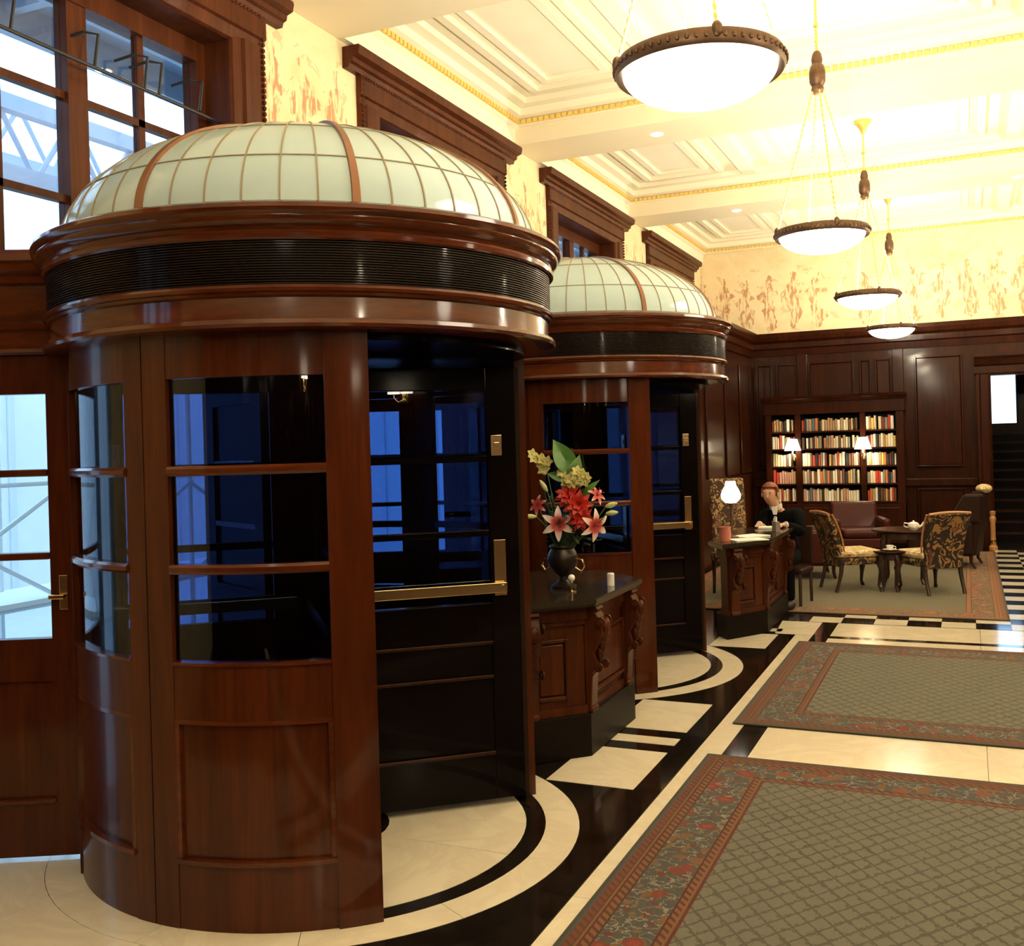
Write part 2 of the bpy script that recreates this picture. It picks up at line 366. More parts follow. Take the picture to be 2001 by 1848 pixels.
for x0, x1 in ((-4.0,-3.4), (-3.4,-2.75), (-2.75,-2.07)):
    piece(ringcut(x0+.001, x1-.001, cy-.55 if x0 < -3.9 else cy-.72, 1.9, cx, cy, -1))
    rect(x0, .9, x1, 1.898)
y = -2.4
while y < 9.0:                                                   # long strips beside the rugs
    y2 = min(y+1.21, 9.20); rect(-1.578, y, -1.442, y2, 'black_marble', 'black_strip'); rect(-1.440, y, -1.292, y2); rect(-1.290, y, -1.152, y2, 'black_marble', 'black_strip'); y = y2
for yy in (5.47, 1.83): 
    for x in (-1.15, .05, 1.25, 2.45, 3.2): rect(x, yy, min(x+1.2, 4.39), yy+.82)
for x in (-1.15, .05, 1.25, 2.45): rect(x, 8.72, x+1.2, 9.10); rect(x, 9.10, x+1.2, 9.205, 'black_marble', 'black_strip')
for x in (-1.148, .052, 1.252, 2.452): rect(x, 9.207, x+1.2, 9.86)
piece([(-1.62,9.21),(-1.292,9.21),(-1.292,9.86),(-1.66,9.86)]); rect(-1.29, 9.21, -1.15, 9.86, 'black_marble', 'black_strip')
TS = .288
for j in range(2):                                               # checker border in front of the library rug
    for i in range(-6, 15):
        x = .31+TS*i-TS*0; yy = 9.885+TS*j
        if x > 4.0: break
        w = (i+j) % 2 == 0
        rect(x, yy, x+TS, yy+TS, 'white_marble' if w else 'black_marble', 'white_tile' if w else 'black_tile')
for j in range(2, 24):                                           # checker aisle towards the stairs
    for i in range(0, 4):
        x = .31+TS*i; yy = 9.885+TS*j
        if yy+TS > YB+.02: break
        w = (i+j) % 2 == 0
        rect(x, yy, x+TS, yy+TS, 'white_marble' if w else 'black_marble', 'white_tile' if w else 'black_tile')

# ---------------------------------------------------------------- left wall: piers, spandrels, mural
wl = MB()
WH, WZ0, WZ1 = 1.0, 2.60, 4.27                                   # window opening half width, sill, head
DH = 1.30                                                        # door recess half width
ys = [YN]+[v for b in bays for v in (b-WH, b+WH)]+[YB]
for k in range(0, len(ys), 2):
    wl.box(WX-.36, ys[k], WZ0, WX, ys[k+1], ZC)
for b in bays: wl.box(WX-.36, b-WH, WZ1, WX, b+WH, ZC)
for k, (a, c) in enumerate([(YN, Y1-BAY-WH)]): pass
wl.box(WX-.36, YN, 0, WX, Y1-DH, WZ0-.06); wl.box(WX-.36, Y1+DH, 0, WX, Y1+BAY-DH, WZ0-.06); wl.box(WX-.36, Y1+BAY+DH, 0, WX, YB, WZ0-.06)
wl.box(WX-.36, YN, WZ0-.06, WX, YB, WZ0)
wall_left = wl.build('wall_left', M['mural']); tag(wall_left, kind='structure')
tag(MB().box(XR, YN, 0, XR+.2, YB, ZC).build('wall_right', M['cream']), kind='structure')
tag(MB().box(XR-.06, YN, 0, XR, YB, DADO).build('trim_1', M['wall_wood']), kind='structure')
tag(MB().box(-4.36, YN-.2, 0, XR, YN, ZC).build('wall_near', M['cream']), kind='structure')
tag(MB().box(-4.0, YN, 0, XR, YN+.06, DADO).build('trim_2', M['wall_wood']), kind='structure')
tag(MB().box(WX, Y1+DH, 0, WX+.04, Y1+BAY-DH, 2.58).build('trim_3', M['wall_wood']), kind='structure')

# windows
def window(n, yc):
    w = MB()                                                     # casing: moulded architrave standing on the wall face
    for s in (-1, 1):
        w.sweep([(-.35,0),(-.35,-.03),(0,-.03),(.02,-.02),(.03,.05),(.05,.06),(.05,.20),(.035,.215),(.035,.26),(-.0,.27),(0,0)], (WX, yc+s*WH, WZ0), (WX, yc+s*WH, WZ1+.0), (1,0,0), (0,s,0))
    w.sweep([(-.35,0),(-.35,-.03),(0,-.03),(.02,-.02),(.03,.05),(.05,.06),(.05,.20),(.035,.215),(0,.22),(0,0)], (WX, yc-WH-.27, WZ1), (WX, yc+WH+.27, WZ1), (1,0,0))
    o = w.build('window_%d' % n, M['case']); tag(o, kind='structure')
    c = MB().sweep([(0,0),(.05,0),(.06,.03),(.085,.04),(.09,.07),(.135,.085),(.145,.13),(.14,.15),(0,.15)], (WX, yc-WH-.44, WZ1+.20), (WX, yc+WH+.44, WZ1+.20), (1,0,0))
    c.build('cornice', M['case'], o)
    bd = MB(); k = 0
    for s in (-1, 1):
        z = WZ0
        while z < WZ1+.18: bd.ball((WX+.045, yc+s*(WH+.243), z), .012, .014, .015, 6, 4); z += .036
    y = yc-WH-.24
    while y < yc+WH+.24: bd.ball((WX+.05, y, WZ1+.19), .013, .015, .013, 6, 4); y += .036
    b = bd.build('bead_moulding', M['case'], o, True); b['kind'] = 'stuff'
    GX = WX-.25
    f = MB()
    f.box(GX-.05, yc-WH+.0, WZ0, GX+.06, yc-.90, WZ1-.03); f.box(GX-.05, yc+.90, WZ0, GX+.06, yc+WH, WZ1-.03)
    f.box(GX-.05, yc-.90, 4.12, GX+.06, yc+.90, WZ1-.03); f.box(GX-.05, yc-.90, WZ0, GX+.06, yc+.90, WZ0+.06)
    f.build('frame', M['case'], o)
    MB().box(GX-.04, yc-.065, WZ0+.06, GX+.05, yc+.065, 4.12).build('mullion', M['case'], o)
    for s in (-1, 1):
        MB().box(GX-.02, yc+s*.475-.024, WZ0+.06, GX+.025, yc+s*.475+.024, 4.12).build('muntin', M['case'], o)
        for z in (3.63, 3.09): MB().box(GX-.02, min(yc+s*.065, yc+s*.90), z-.02, GX+.025, max(yc+s*.065, yc+s*.90), z+.02).build('glazing_bar', M['case'], o)
        for (ya, yb_) in ((.065, .451), (.499, .90)):
            for (za, zb) in ((WZ0+.06, 3.07), (3.11, 3.61), (3.65, 4.12)):
                a, b2 = sorted((yc+s*ya, yc+s*yb_)); MB().box(GX-.003, a, za, GX+.003, b2, zb).build('pane', M['glass'], o)
    return o
wn = 1
for b in bays[1:]: w1 = window(wn, b); wn += 1
window(wn, bays[0])

# ---------------------------------------------------------------- ceiling: beams, stepped coffers, gilt mouldings
ceil = MB().box(-4.36, YN-.2, ZC, XR+.2, YB+.2, ZC+.15).build('ceiling', M['cream2']); tag(ceil, kind='structure')
beamy = [Y1+BAY*(k+.5) for k in (-2, -1, 0, 1, 2)]
spans = []; prev = YN
for yb in beamy: spans.append((prev, yb-.34)); prev = yb+.34
spans.append((prev, YB))
for yb in beamy: MB().box(WX, yb-.34, SOF, XR, yb+.34, ZC).build('beam', M['cream'], ceil)
dent = None
for ya, yb in spans:
    if yb-ya < .8: continue
    st = MB()                                                    # stepped cornice round the coffer
    prof = [(0,-.37),(.05,-.37),(.06,-.22),(.10,-.20),(.10,-.14),(.16,-.12),(.17,-.06),(.26,-.05),(.27,0),(0,0)]
    st.sweep(prof, (WX, ya, ZC), (WX, yb, ZC), (1,0,0))
    prof2 = [(0,-.20),(.03,-.20),(.03,-.14),(.10,-.12),(.11,-.06),(.20,-.05),(.21,0),(0,0)]
    st.sweep(prof2, (WX, ya, ZC), (XR, ya, ZC), (0,1,0)); st.sweep(prof2, (WX, yb, ZC), (XR, yb, ZC), (0,-1,0))
    st.build('coffer_cornice', M['cream2'], ceil)
    g = MB(); y = ya+.05                                         # gilt egg-and-dart
    while y < yb-.05: g.box(WX+.10, y, ZC-.185, WX+.128, y+.042, ZC-.145); y += .06
    x = WX+.15
    while x < XR-.1:
        g.box(x, yb-.055, ZC-.185, x+.042, yb-.03, ZC-.145); g.box(x, ya+.03, ZC-.185, x+.042, ya+.055, ZC-.145); x += .06
    o = g.build('gilt_moulding', M['gilt'], ceil); o['kind'] = 'stuff'
    for xa, xb in ((WX+.42, -2.62), (-2.05, .25), (.75, 3.05)):  # raised picture-frame ribs on the flat of each coffer
        ym, yn = ya+.38, yb-.38
        if yn-ym < .4: continue
        for k in range(2):
            i = k*.16; fr = MB(); w = .07; zz = ZC-.05+.02*k
            fr.box(xa+i, ym+i, zz, xa+i+w, yn-i, ZC); fr.box(xb-i-w, ym+i, zz, xb-i, yn-i, ZC); fr.box(xa+i+w, ym+i, zz, xb-i-w, ym+i+w, ZC); fr.box(xa+i+w, yn-i-w, zz, xb-i-w, yn-i, ZC)
            fr.build('coffer_frame', M['cream2'], ceil)
    for x in (-2.42, .46): MB().box(x, ya+.21, ZC-.07, x+.16, yb-.21, ZC).build('rib', M['cream2'], ceil)
for yb in beamy[1:]:                                             # small downlights let into the beams
    for x in (-2.62, .6):
        o = MB().lathe([(0,SOF-.004),(.055,SOF-.004),(.06,SOF),(0,SOF)], n=20).build('downlight', M['spot'], ceil); o.location = (x, yb, 0)

# ---------------------------------------------------------------- far wall: panelling, frieze, doorway
DX0, DX1, DZ = .33, 1.75, 2.58
fw = MB(); fw.box(-4.36, YB, 0, DX0, YB+.2, DADO); fw.box(DX1, YB, 0, XR, YB+.2, DADO); fw.box(DX0, YB, DZ, DX1, YB+.2, DADO)
wall_far = fw.build('wall_far', M['wall_wood']); tag(wall_far, kind='structure')
MB().box(-4.36, YB+.02, DADO, XR, YB+.2, ZC).build('frieze', M['mural'], wall_far)
MB().sweep([(0,0),(.03,0),(.04,.10),(.07,.12),(.075,.20),(.13,.24),(.15,.30),(.16,.36),(0,.36)], (-4.0, YB, 3.06), (XR, YB, 3.06), (0,-1,0)).build('cornice', M['wall_wood'], wall_far)
MB().sweep([(0,0),(.04,0),(.05,.12),(.02,.14),(0,.14)], (-4.0, YB, 0), (DX0-.17, YB, 0), (0,-1,0)).build('skirting', M['wall_wood'], wall_far)
def fpanel(x0, x1, z0, z1):
    MB().box(x0, YB-.030, z0, x1, YB, z1).build('panel', M['wall_wood'], wall_far, bevel=.012)
    f = MB(); t = .028
    f.box(x0-t, YB-.05, z0-t, x0, YB, z1+t); f.box(x1, YB-.05, z0-t, x1+t, YB, z1+t); f.box(x0, YB-.05, z0-t, x1, YB, z0); f.box(x0, YB-.05, z1, x1, YB, z1+t)
    f.build('panel_moulding', M['wall_wood'], wall_far, bevel=.006)
for x0, x1 in ((-3.10,-2.90), (-2.78,-2.50), (-2.28,-1.64), (-1.50,-1.38), (-1.27,-1.08), (-.70,-.08)): fpanel(x0, x1, 1.26, 2.90)
for x0, x1 in ((-3.10,-2.90), (-2.78,-2.50), (-2.28,-1.64), (-1.50,-1.08), (-.70,-.08)): fpanel(x0, x1, .26, .88)
for x in (-2.47, -1.04): MB().box(x, YB-.07, .14, x+.16, YB, 3.06).build('pilaster', M['wall_wood'], wall_far, bevel=.008)
MB().box(-3.2, YB-.06, .94, DX0-.2, YB, 1.06).build('dado_rail', M['wall_wood'], wall_far, bevel=.015)
pt = MB(); pt.box(-3.95, 10.9, 0, -3.22, YB-.001, 3.06)
pw = pt.build('wall_porch', M['wall_wood']); tag(pw, kind='structure')
MB().sweep([(0,0),(.03,0),(.04,.10),(.07,.12),(.075,.20),(.13,.24),(.15,.30),(.16,.36),(0,.36)], (-3.22, 10.9, 3.06), (-3.22, YB-.02, 3.06), (1,0,0)).build('cornice', M['wall_wood'], pw)
for y0 in (11.1, 12.3, 13.5, 14.7, 15.75): MB().box(-3.22, y0, 1.2, -3.19, y0+.85, 2.9).build('panel', M['wall_wood'], pw, bevel=.012)
dc = MB()                                                        # doorway casing
for s, x in ((-1, DX0), (1, DX1)): dc.sweep([(.0,0),(.05,0),(.07,.04),(.07,.14),(.10,.16),(.10,.20),(0,.20)], (x, YB, 0), (x, YB, DZ+.02), (0,-1,0), (s,0,0))
dc.sweep([(0,0),(.05,0),(.07,.04),(.07,.14),(.10,.16),(.14,.24),(.18,.28),(.18,.33),(0,.33)], (DX0-.22, YB, DZ), (DX1+.22, YB, DZ), (0,-1,0))
tag(dc.build('trim_4', M['wall_wood']), kind='structure')

# stair hall beyond the doorway
sh = MB(); sh.box(-.2, YB+4.0, 0, 2.6, YB+4.2, 1.85); sh.box(-.2, YB+4.0, 3.0, 2.6, YB+4.2, 4.2); sh.box(-.2, YB+4.0, 1.85, .30, YB+4.2, 3.0); sh.box(.86, YB+4.0, 1.85, 2.6, YB+4.2, 3.0)
sh.box(-.2, YB+.2, 0, 0, YB+4.0, 4.2); sh.box(2.4, YB+.2, 0, 2.6, YB+4.0, 4.2); sh.box(-.2, YB+.2, 4.2, 2.6, YB+4.2, 4.3)
tag(sh.build('wall_stairwell', M['wall_wood']), kind='structure')
wf = MB(); wf.box(.30, YB+4.0, 1.85, .34, YB+4.1, 3.0); wf.box(.82, YB+4.0, 1.85, .86, YB+4.1, 3.0); wf.box(.34, YB+4.0, 1.85, .82, YB+4.1, 1.89); wf.box(.34, YB+4.0, 2.96, .82, YB+4.1, 3.0)
wo = wf.build('window_6', M['case']); tag(wo, kind='structure'); MB().box(.34, YB+4.04, 1.89, .82, YB+4.05, 2.96).build('pane', M['glass'], wo)
st = empty('staircase', (0, YB+.95, 0)); tag(st, 'dark staircase climbing beyond the far doorway at right', 'staircase')
for k in range(11):
    MB().box(.02, k*.27, 0 if k == 0 else .0, 2.38, k*.27+.29, .155*(k+1)-.03).build('riser', M['dark'], st)
    MB().box(.02, k*.27-.025, .155*(k+1)-.03, 2.38, k*.27+.29, .155*(k+1)).build('tread', M['wall_wood'], st)
# ================================================================== REVOLVING DOORS
def revolving_door(loc, label):
    root = empty('revolving_door', loc); tag(root, label, 'revolving door', 'domed mahogany revolving doors')
    for sg in (-1, 1):
        A = lambda a: sg*a
        w = MB()
        for a0, a1, r0, r1 in ((43.5, 52.4, .999, 1.052), (85.5, 91.5, .995, 1.043), (91.8, 97.0, .995, 1.043), (129.5, 138.5, .985, 1.048)):
            w.arc(r0, r1, A(a0), A(a1), 0, 2.19)
        for a0, a1 in ((52.4, 85.5), (97.0, 129.5)):
            w.arc(.998, 1.040, A(a0), A(a1), 2.028, 2.19); w.arc(.998, 1.040, A(a0), A(a1), .772, .972); w.arc(.998, 1.040, A(a0), A(a1), 0, .245)
        wall = w.build('curved_wall', M['wood'], root, True)
        for a0, a1 in ((52.4, 85.5), (97.0, 129.5)):
            MB().arc(1.005, 1.026, A(a0), A(a1), .245, .772).build('lower_panel', M['wood'], wall, True)
            # mouldings round the lower panel, the bottom one a proud polished bead
            MB().arc(1.02, 1.052, A(a0), A(a1), .243, .260).build('bead', M['fascia'], wall, True)
            fm = MB(); fm.arc(1.02, 1.042, A(a0), A(a1), .755, .772); fm.arc(1.02, 1.042, A(a0), A(a0+1.0), .26, .755); fm.arc(1.02, 1.042, A(a1-1.0), A(a1), .26, .755)
            fm.build('panel_moulding', M['fascia'], wall, True)
            for z in (1.687, 1.325):
                MB().lathe([(.997,z-.018),(1.045,z-.018),(1.054,z-.008),(1.054,z+.008),(1.045,z+.018),(.997,z+.018)], A(a0), A(a1), 12).build('glazing_bar', M['fascia'], wall, True)
            MB().arc(.998, 1.048, A(a0), A(a1), .972, .984).build('sill', M['fascia'], wall, True)
            for z0, z1 in ((.984, 1.307), (1.343, 1.669), (1.705, 2.028)):
                MB().arc(1.016, 1.021, A(a0), A(a1), z0, z1).build('pane', M['tinted'], wall, True)
    MB().lathe([(.985,2.19),(1.115,2.19),(1.133,2.194),(1.14,2.206),(1.133,2.222),(1.108,2.228),(1.105,2.302),(1.118,2.308),(1.122,2.318),(1.132,2.322),(1.134,2.334),(1.126,2.345),(.985,2.345)], n=120).build('fascia', M['fascia'], root, True)
    pr = [(1.0,2.345)]; nr = 17
    for k in range(nr):
        z = 2.346+(2.505-2.346)*k/nr; dz = (2.505-2.346)/nr
        pr += [(1.108, z), (1.118, z+dz*.25), (1.118, z+dz*.65), (1.108, z+dz*.92)]
    pr += [(1.0,2.505)]
    MB().lathe(pr, n=120).build('louvre_band', M['louvre'], root, True)
    MB().lathe([(1.0,2.505),(1.128,2.505),(1.136,2.512),(1.138,2.528),(1.126,2.54),(1.130,2.552),(1.152,2.566),(1.160,2.578),(1.160,2.588),(1.172,2.596),(1.178,2.612),(1.172,2.628),(1.155,2.638),(1.125,2.642),(1.0,2.645)], n=120).build('cornice', M['fascia'], root, True)
    MB().lathe([(0,2.16),(.99,2.16),(.99,2.19),(0,2.19)], n=64).build('drum_ceiling', M['dark'], root, True)
    # dome of milky glass
    a_, c_, z0 = 1.06, .545, 2.640
    def dp(t, off=0): return ((a_+off)*math.cos(R_(t)), z0+(c_+off)*math.sin(R_(t)))
    rows = ((1.0, 22.5), (22.5, 47.0), (47.0, 70.0))
    ld = MB()                                                     # leading: the lines between the panes
    for k in range(48):
        ld.x = Matrix.Rotation(R_(k*7.5), 4, 'Z'); w = .0030; vs = []
        for i in range(25):
            t = 1+69*i/24; r, z = dp(t, .004); r2, z2 = dp(t, -.006); vs += [(r, -w, z), (r, w, z), (r2, w, z2), (r2, -w, z2)]
        fs = [(4*i+j, 4*i+(j+1)%4, 4*i+4+(j+1)%4, 4*i+4+j) for i in range(24) for j in range(4)]
        ld.add(vs, fs)
    ld.x = None
    for t in (22.5, 47.0, 70.0):
        q = .25; ld.lathe([dp(t-q, .004), dp(t+q, .004), dp(t+q, -.006), dp(t-q, -.006)], n=96)
    ld.lathe([(1.03,2.638),(1.075,2.638),(1.078,2.656),(1.03,2.656)], n=96)
    dome = ld.build('dome', M['lead'], root)
    for t0, t1 in rows:
        p = MB(); nt, na = 6, 3; vs = []; fs = []
        for off in (.0, -.006):
            for i in range(nt+1):
                r, z = dp(t0+.12+(t1-t0-.24)*i/nt, off)
                for j in range(na+1):
                    a = R_(.18+(7.5-.36)*j/na); vs.append((r*math.cos(a), r*math.sin(a), z))
        N = (nt+1)*(na+1)
        for i in range(nt):
            for j in range(na):
                b = i*(na+1)+j; fs.append((b, b+1, b+na+2, b+na+1)); fs.append((N+b, N+b+na+1, N+b+na+2, N+b+1))
        for i in range(nt):
            b = i*(na+1); fs.append((b, b+na+1, N+b+na+1, N+b)); b += na; fs.append((b, N+b, N+b+na+1, b+na+1))
        for j in range(na):
            fs.append((j, N+j, N+j+1, j+1)); b = nt*(na+1)+j; fs.append((b, b+1, N+b+1, N+b))
        me = p.add(vs, fs).mesh('pane', M['milky'], True)
        for k in range(48): o = link('pane', me, dome); o.rotation_euler = (0, 0, R_(k*7.5))
    r, z = dp(70)
    MB().lathe([(0, z0+c_), (r*.5, z0+c_*.985), (r, z), (r, z-.01), (r*.5, z0+c_*.97), (0, z0+c_-.012)], n=48, loop=False).build('crown', M['milky'], dome, True)
    p = MB(); vs = []
    for i in range(31):
        t = 90*i/30; r, z = dp(t, .012); r2, z2 = dp(t, -.008); w = .019*(1-.55*i/30); vs += [(r2, -w, z2), (r, -w*.8, z), (r, w*.8, z), (r2, w, z2)]
    me = p.add(vs, [(4*i+j, 4*i+(j+1)%4, 4*i+4+(j+1)%4, 4*i+4+j) for i in range(30) for j in range(4)]).mesh('rib', M['rib'], True)
    for k in range(8): o = link('rib', me, dome); o.rotation_euler = (0, 0, R_(k*45))
    # the four wings on their shaft
    MB().lathe([(0,.0),(.075,.0),(.085,.02),(.06,.05),(.05,.06),(.05,2.16),(0,2.16)], n=24).build('shaft', M['dark'], root, True)
    for k, ang in enumerate((40.5, 130.5, 220.5, 310.5)):
        f = MB(); h = .022
        f.box(.05, -h, .03, .20, h, 2.13); f.box(.83, -h, .03, .975, h, 2.13)
        f.box(.20, -h, 2.02, .83, h, 2.13); f.box(.20, -h, .80, .83, h, .985); f.box(.20, -h, .03, .83, h, .25)
        wing = f.build('wing', M['dark'], root, bevel=.004); wing.rotation_euler = (0, 0, R_(ang))
        MB().box(.20, -.010, .25, .83, .010, .80).build('lower_panel', M['dark'], wing)
        for s in (-1, 1):
            for z in (.25, .62, .785): MB().box(.20, s*h-.008, z, .83, s*h+.004, z+.016).build('panel_moulding', M['wall_wood'], wing, bevel=.004)
        for z in (1.687, 1.325): MB().box(.20, -h*.9, z-.016, .83, h*.9, z+.016).build('glazing_bar', M['dark'], wing, bevel=.005)
        for z0_, z1_ in ((.985, 1.309), (1.341, 1.671), (1.703, 2.02)): MB().box(.20, -.003, z0_, .83, .003, z1_).build('pane', M['tinted'], wing)
        for s in (-1, 1):
            MB().box(.10, s*.055-.006, 1.035, .90, s*.055+.006, 1.085).build('push_bar', M['brass'], wing, bevel=.003)
            pl = MB(); pl.box(.845, min(s*h, s*.032), 1.02, .905, max(s*h, s*.032), 1.29); pl.box(.87, min(s*h, s*.062), 1.045, .885, max(s*h, s*.062), 1.075)
            pl.build('push_plate', M['brass'], wing, bevel=.002)
            lk = MB(); lk.box(.845, min(s*h, s*.030), 1.70, .90, max(s*h, s*.030), 1.80); lk.box(.858, min(s*h, s*.036), 1.735, .886, max(s*h, s*.036), 1.765)
            lk.build('lock_plate', M['brass'], wing, bevel=.002)
        MB().box(.975, -.020, .03, .996, .020, 2.13).build('weather_strip', M['louvre'], wing)
    return root
revolving_door((CD[0][0], CD[0][1], 0), 'nearest and largest revolving door, mahogany drum under a milky glass dome')
revolving_door((CD[1][0], CD[1][1], 0), 'farther revolving door with milky glass dome, behind the flowers')

# side doors that close the recess between drum and window wall
E1 = Vector((-.882, -.471, 0)).normalized()
def side_door(n, c, sg):
    o = Vector((c[0]-.795, c[1]+sg*.668, 0)); e = Vector((E1.x, sg*-E1.y*1.0, 0)); nr = Vector((-e.y, e.x, 0))*(1 if sg < 0 else -1)
    mt = Matrix(((e.x, nr.x, 0, o.x), (e.y, nr.y, 0, o.y), (0, 0, 1, 0), (0, 0, 0, 1)))
    L = .86
    def B(): m = MB(); m.x = mt; return m
    f = B()
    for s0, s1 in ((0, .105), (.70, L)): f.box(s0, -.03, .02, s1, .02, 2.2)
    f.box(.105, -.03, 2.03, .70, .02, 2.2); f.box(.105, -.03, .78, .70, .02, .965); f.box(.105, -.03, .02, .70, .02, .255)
    wd = M['wood'] if sg < 0 else M['dark']; d = f.build('door_%d' % n, wd); tag(d, kind='structure')  # far-side doors are mahogany too; near-black paints in the shade there
    if sg > 0: B().box(.105, -.012, .78, .70, .0, 2.03).build('light_blocking_panel', wd, d)  # solid in place of glass, added to keep daylight out of the drum
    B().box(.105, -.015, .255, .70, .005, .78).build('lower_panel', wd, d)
    B().box(.105, -.04, .25, .70, .03, .272).build('bead', M['fascia'], d, bevel=.006)
    for z in (1.687, 1.325): B().box(.105, -.03, z-.016, .70, .03, z+.016).build('glazing_bar', M['fascia'], d, bevel=.006)
    for z0, z1 in (((.965, 1.309), (1.341, 1.671), (1.703, 2.03)) if sg < 0 else ()): B().box(.105, -.008, z0, .70, -.003, z1).build('pane', M['glass' if sg < 0 else 'tinted'], d)
    en = B()
    pf = [(-.06,2.2),(.04,2.2),(.05,2.21),(.045,2.225),(.03,2.23),(.03,2.30),(.045,2.31),(.05,2.335),(.02,2.345),(.02,2.50),(.045,2.51),(.05,2.53),(.04,2.54),(.065,2.56),(.075,2.59),(.09,2.60),(.09,2.63),(.07,2.65),(-.06,2.65)]
    en.add([(0, a, z) for a, z in pf]+[(L, a, z) for a, z in pf], [tuple(range(len(pf))), tuple(range(len(pf), 2*len(pf)))]+[(k, (k+1) % len(pf), len(pf)+(k+1) % len(pf), len(pf)+k) for k in range(len(pf))])
    en.build('entablature', M['fascia'], d)
    lk = B(); lk.box(.03, .02, 1.09, .065, .032, 1.24); lk.build('lock_plate', M['brass'], d, bevel=.002)
    kb = B(); kb.box(.035, .03, 1.14, .10, .07, 1.16); kb.build('handle', M['brass'], d, bevel=.004)
    return d
k = 1
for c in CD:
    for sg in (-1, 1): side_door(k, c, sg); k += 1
# ================================================================== PENDANT LAMPS
def pendant(name_loc, label, group='alabaster bowl pendants on chains', first=None):
    x, y = name_loc; root = empty('pendant_lamp', (x, y, 0)); tag(root, label, 'pendant lamp', group)
    zr = 3.20; Rb = .30
    out = [(Rb*math.sin(R_(t)), zr-.005-.135*math.cos(R_(t))) for t in range(0, 91, 6)]
    inn = [((Rb-.012)*math.sin(R_(t)), zr-.005-.123*math.cos(R_(t))) for t in range(90, -1, -6)]
    MB().lathe(out+inn, n=64, loop=False).build('bowl', M['bowl'], root, True)
    MB().lathe([(Rb-.004,zr-.022),(Rb+.022,zr-.028),(Rb+.030,zr-.012),(Rb+.030,zr+.018),(Rb+.022,zr+.032),(Rb+.004,zr+.026),(Rb-.004,zr+.01)], n=72).build('rim', M['bronze'], root, True)
    bd = MB()
    for k in range(60): a = 2*PI*k/60; bd.ball(((Rb+.031)*math.cos(a), (Rb+.031)*math.sin(a), zr+.003), .0085, .0085, .012, 6, 4)
    b = bd.build('rim_beading', M['bronze'], root, True); b['kind'] = 'stuff'
    for k in range(4):
        a = R_(25+90*k); p0 = Vector(((Rb+.02)*math.cos(a), (Rb+.02)*math.sin(a), zr+.02)); p1 = Vector((.035*math.cos(a), .035*math.sin(a), 4.24))
        ch = MB(); n = 26; d = (p1-p0)
        for i in range(n):
            q0 = p0+d*(i/n); q1 = p0+d*((i+.82)/n); ch.tube([q0, q0.lerp(q1, .5), q1], [.004, .0085, .004], 6)
        ch.tube([p0, p1], .003, 5)
        ch.build('chain', M['gilt'], root)
        lug = MB(); lug.ball((p0.x, p0.y, p0.z), .022, .022, .034, 8, 6); lug.build('lug', M['bronze'], root, True)
    MB().lathe([(0,4.20),(.030,4.205),(.046,4.235),(.040,4.26),(.056,4.29),(.058,4.36),(.050,4.40),(.036,4.42),(.040,4.45),(.032,4.49),(.020,4.51),(0,4.515)], n=24, loop=False).build('tassel_cap', M['bronze'], root, True)
    st = MB(); st.tube([(0,0,4.50),(0,0,4.92)], .006, 6)
    for i in range(14): st.ball((0, 0, 4.53+i*.028), .012, .012, .015, 6, 4)
    st.ball((0,0,4.70), .02, .02, .02, 8, 6); st.build('stem_chain', M['gilt'], root, True)
    MB().lathe([(0,4.885),(.012,4.89),(.03,4.93),(.062,4.985),(.085,5.0),(.088,5.03),(0,5.03)], n=24, loop=False).build('ceiling_cup', M['gilt'], root, True)
    li = bpy.data.lights.new('bulbs', 'POINT'); li.energy = LAMP_W; li.color = WARM; li.shadow_soft_size = .10
    lo = bpy.data.objects.new('bulbs', li); COL.objects.link(lo); lo.parent = root; lo.location = (0, 0, zr+.03)
    return root
PX = -.92
for k, lb in enumerate(('largest and nearest bowl pendant, high at the top of the picture', 'second bowl pendant from the camera, beneath a bronze tassel cap', 'third bowl pendant from the camera, in front of the mural', 'farthest and lowest bowl pendant, in front of the dark panelling')):
    pendant((PX, Y1+BAY*k), lb)
for k, (x, y) in enumerate(((PX, Y1-BAY), (2.4, Y1-BAY), (2.4, Y1), (2.4, Y1+BAY), (2.4, Y1+2*BAY), (2.4, Y1+3*BAY))):  # unseen pendants added to light the room from the right and behind
    pendant((x, y), ('added bowl pendant behind the camera, in line with those in view', 'added bowl pendant behind the camera in the right-hand row', 'nearest added bowl pendant of the right-hand row, outside the picture', 'second added bowl pendant of the right-hand row, outside the picture', 'third added bowl pendant of the right-hand row, outside the picture', 'last added bowl pendant of the right-hand row, outside the picture')[k], 'added bowl pendants out of the picture')

def added_wall_light(loc, rz, label):  # unseen fixtures, added to put highlights on the polished wood
    r = empty('added_wall_light', loc, rz); tag(r, label, 'lamp', 'added wall lights out of the picture')
    MB().box(-.012, -.05, -.12, .012, .05, .10).build('backplate', M['brass'], r, bevel=.006)
    for s in (-1, 1):
        MB().tube([(.01, 0, -.05), (.07, s*.07, -.09), (.11, s*.11, -.03), (.11, s*.11, .02)], .008, 8).build('arm', M['brass'], r, True)
        o = MB().lathe([(.085,.02),(.055,.20),(.051,.20),(.081,.02)], n=24).build('shade', M['wshade'], r, True); o.location = (.11, s*.11, 0)
M['wshade'] = glow('added_silk_shade_glow', (1, .86, .62), 16.0)
added_wall_light((XR-.075, -1.3, 2.45), PI, 'added twin-shaded wall light on the right wall nearest the camera end')
added_wall_light((XR-.075, 1.9, 2.45), PI, 'added twin-shaded wall light on the right wall beside the camera')
added_wall_light((XR-.075, 5.5, 2.45), PI, 'added twin-shaded wall light on the right wall past the first rug')
added_wall_light((1.2, YN+.075, 2.45), PI/2, 'added twin-shaded wall light on the wall behind the camera')

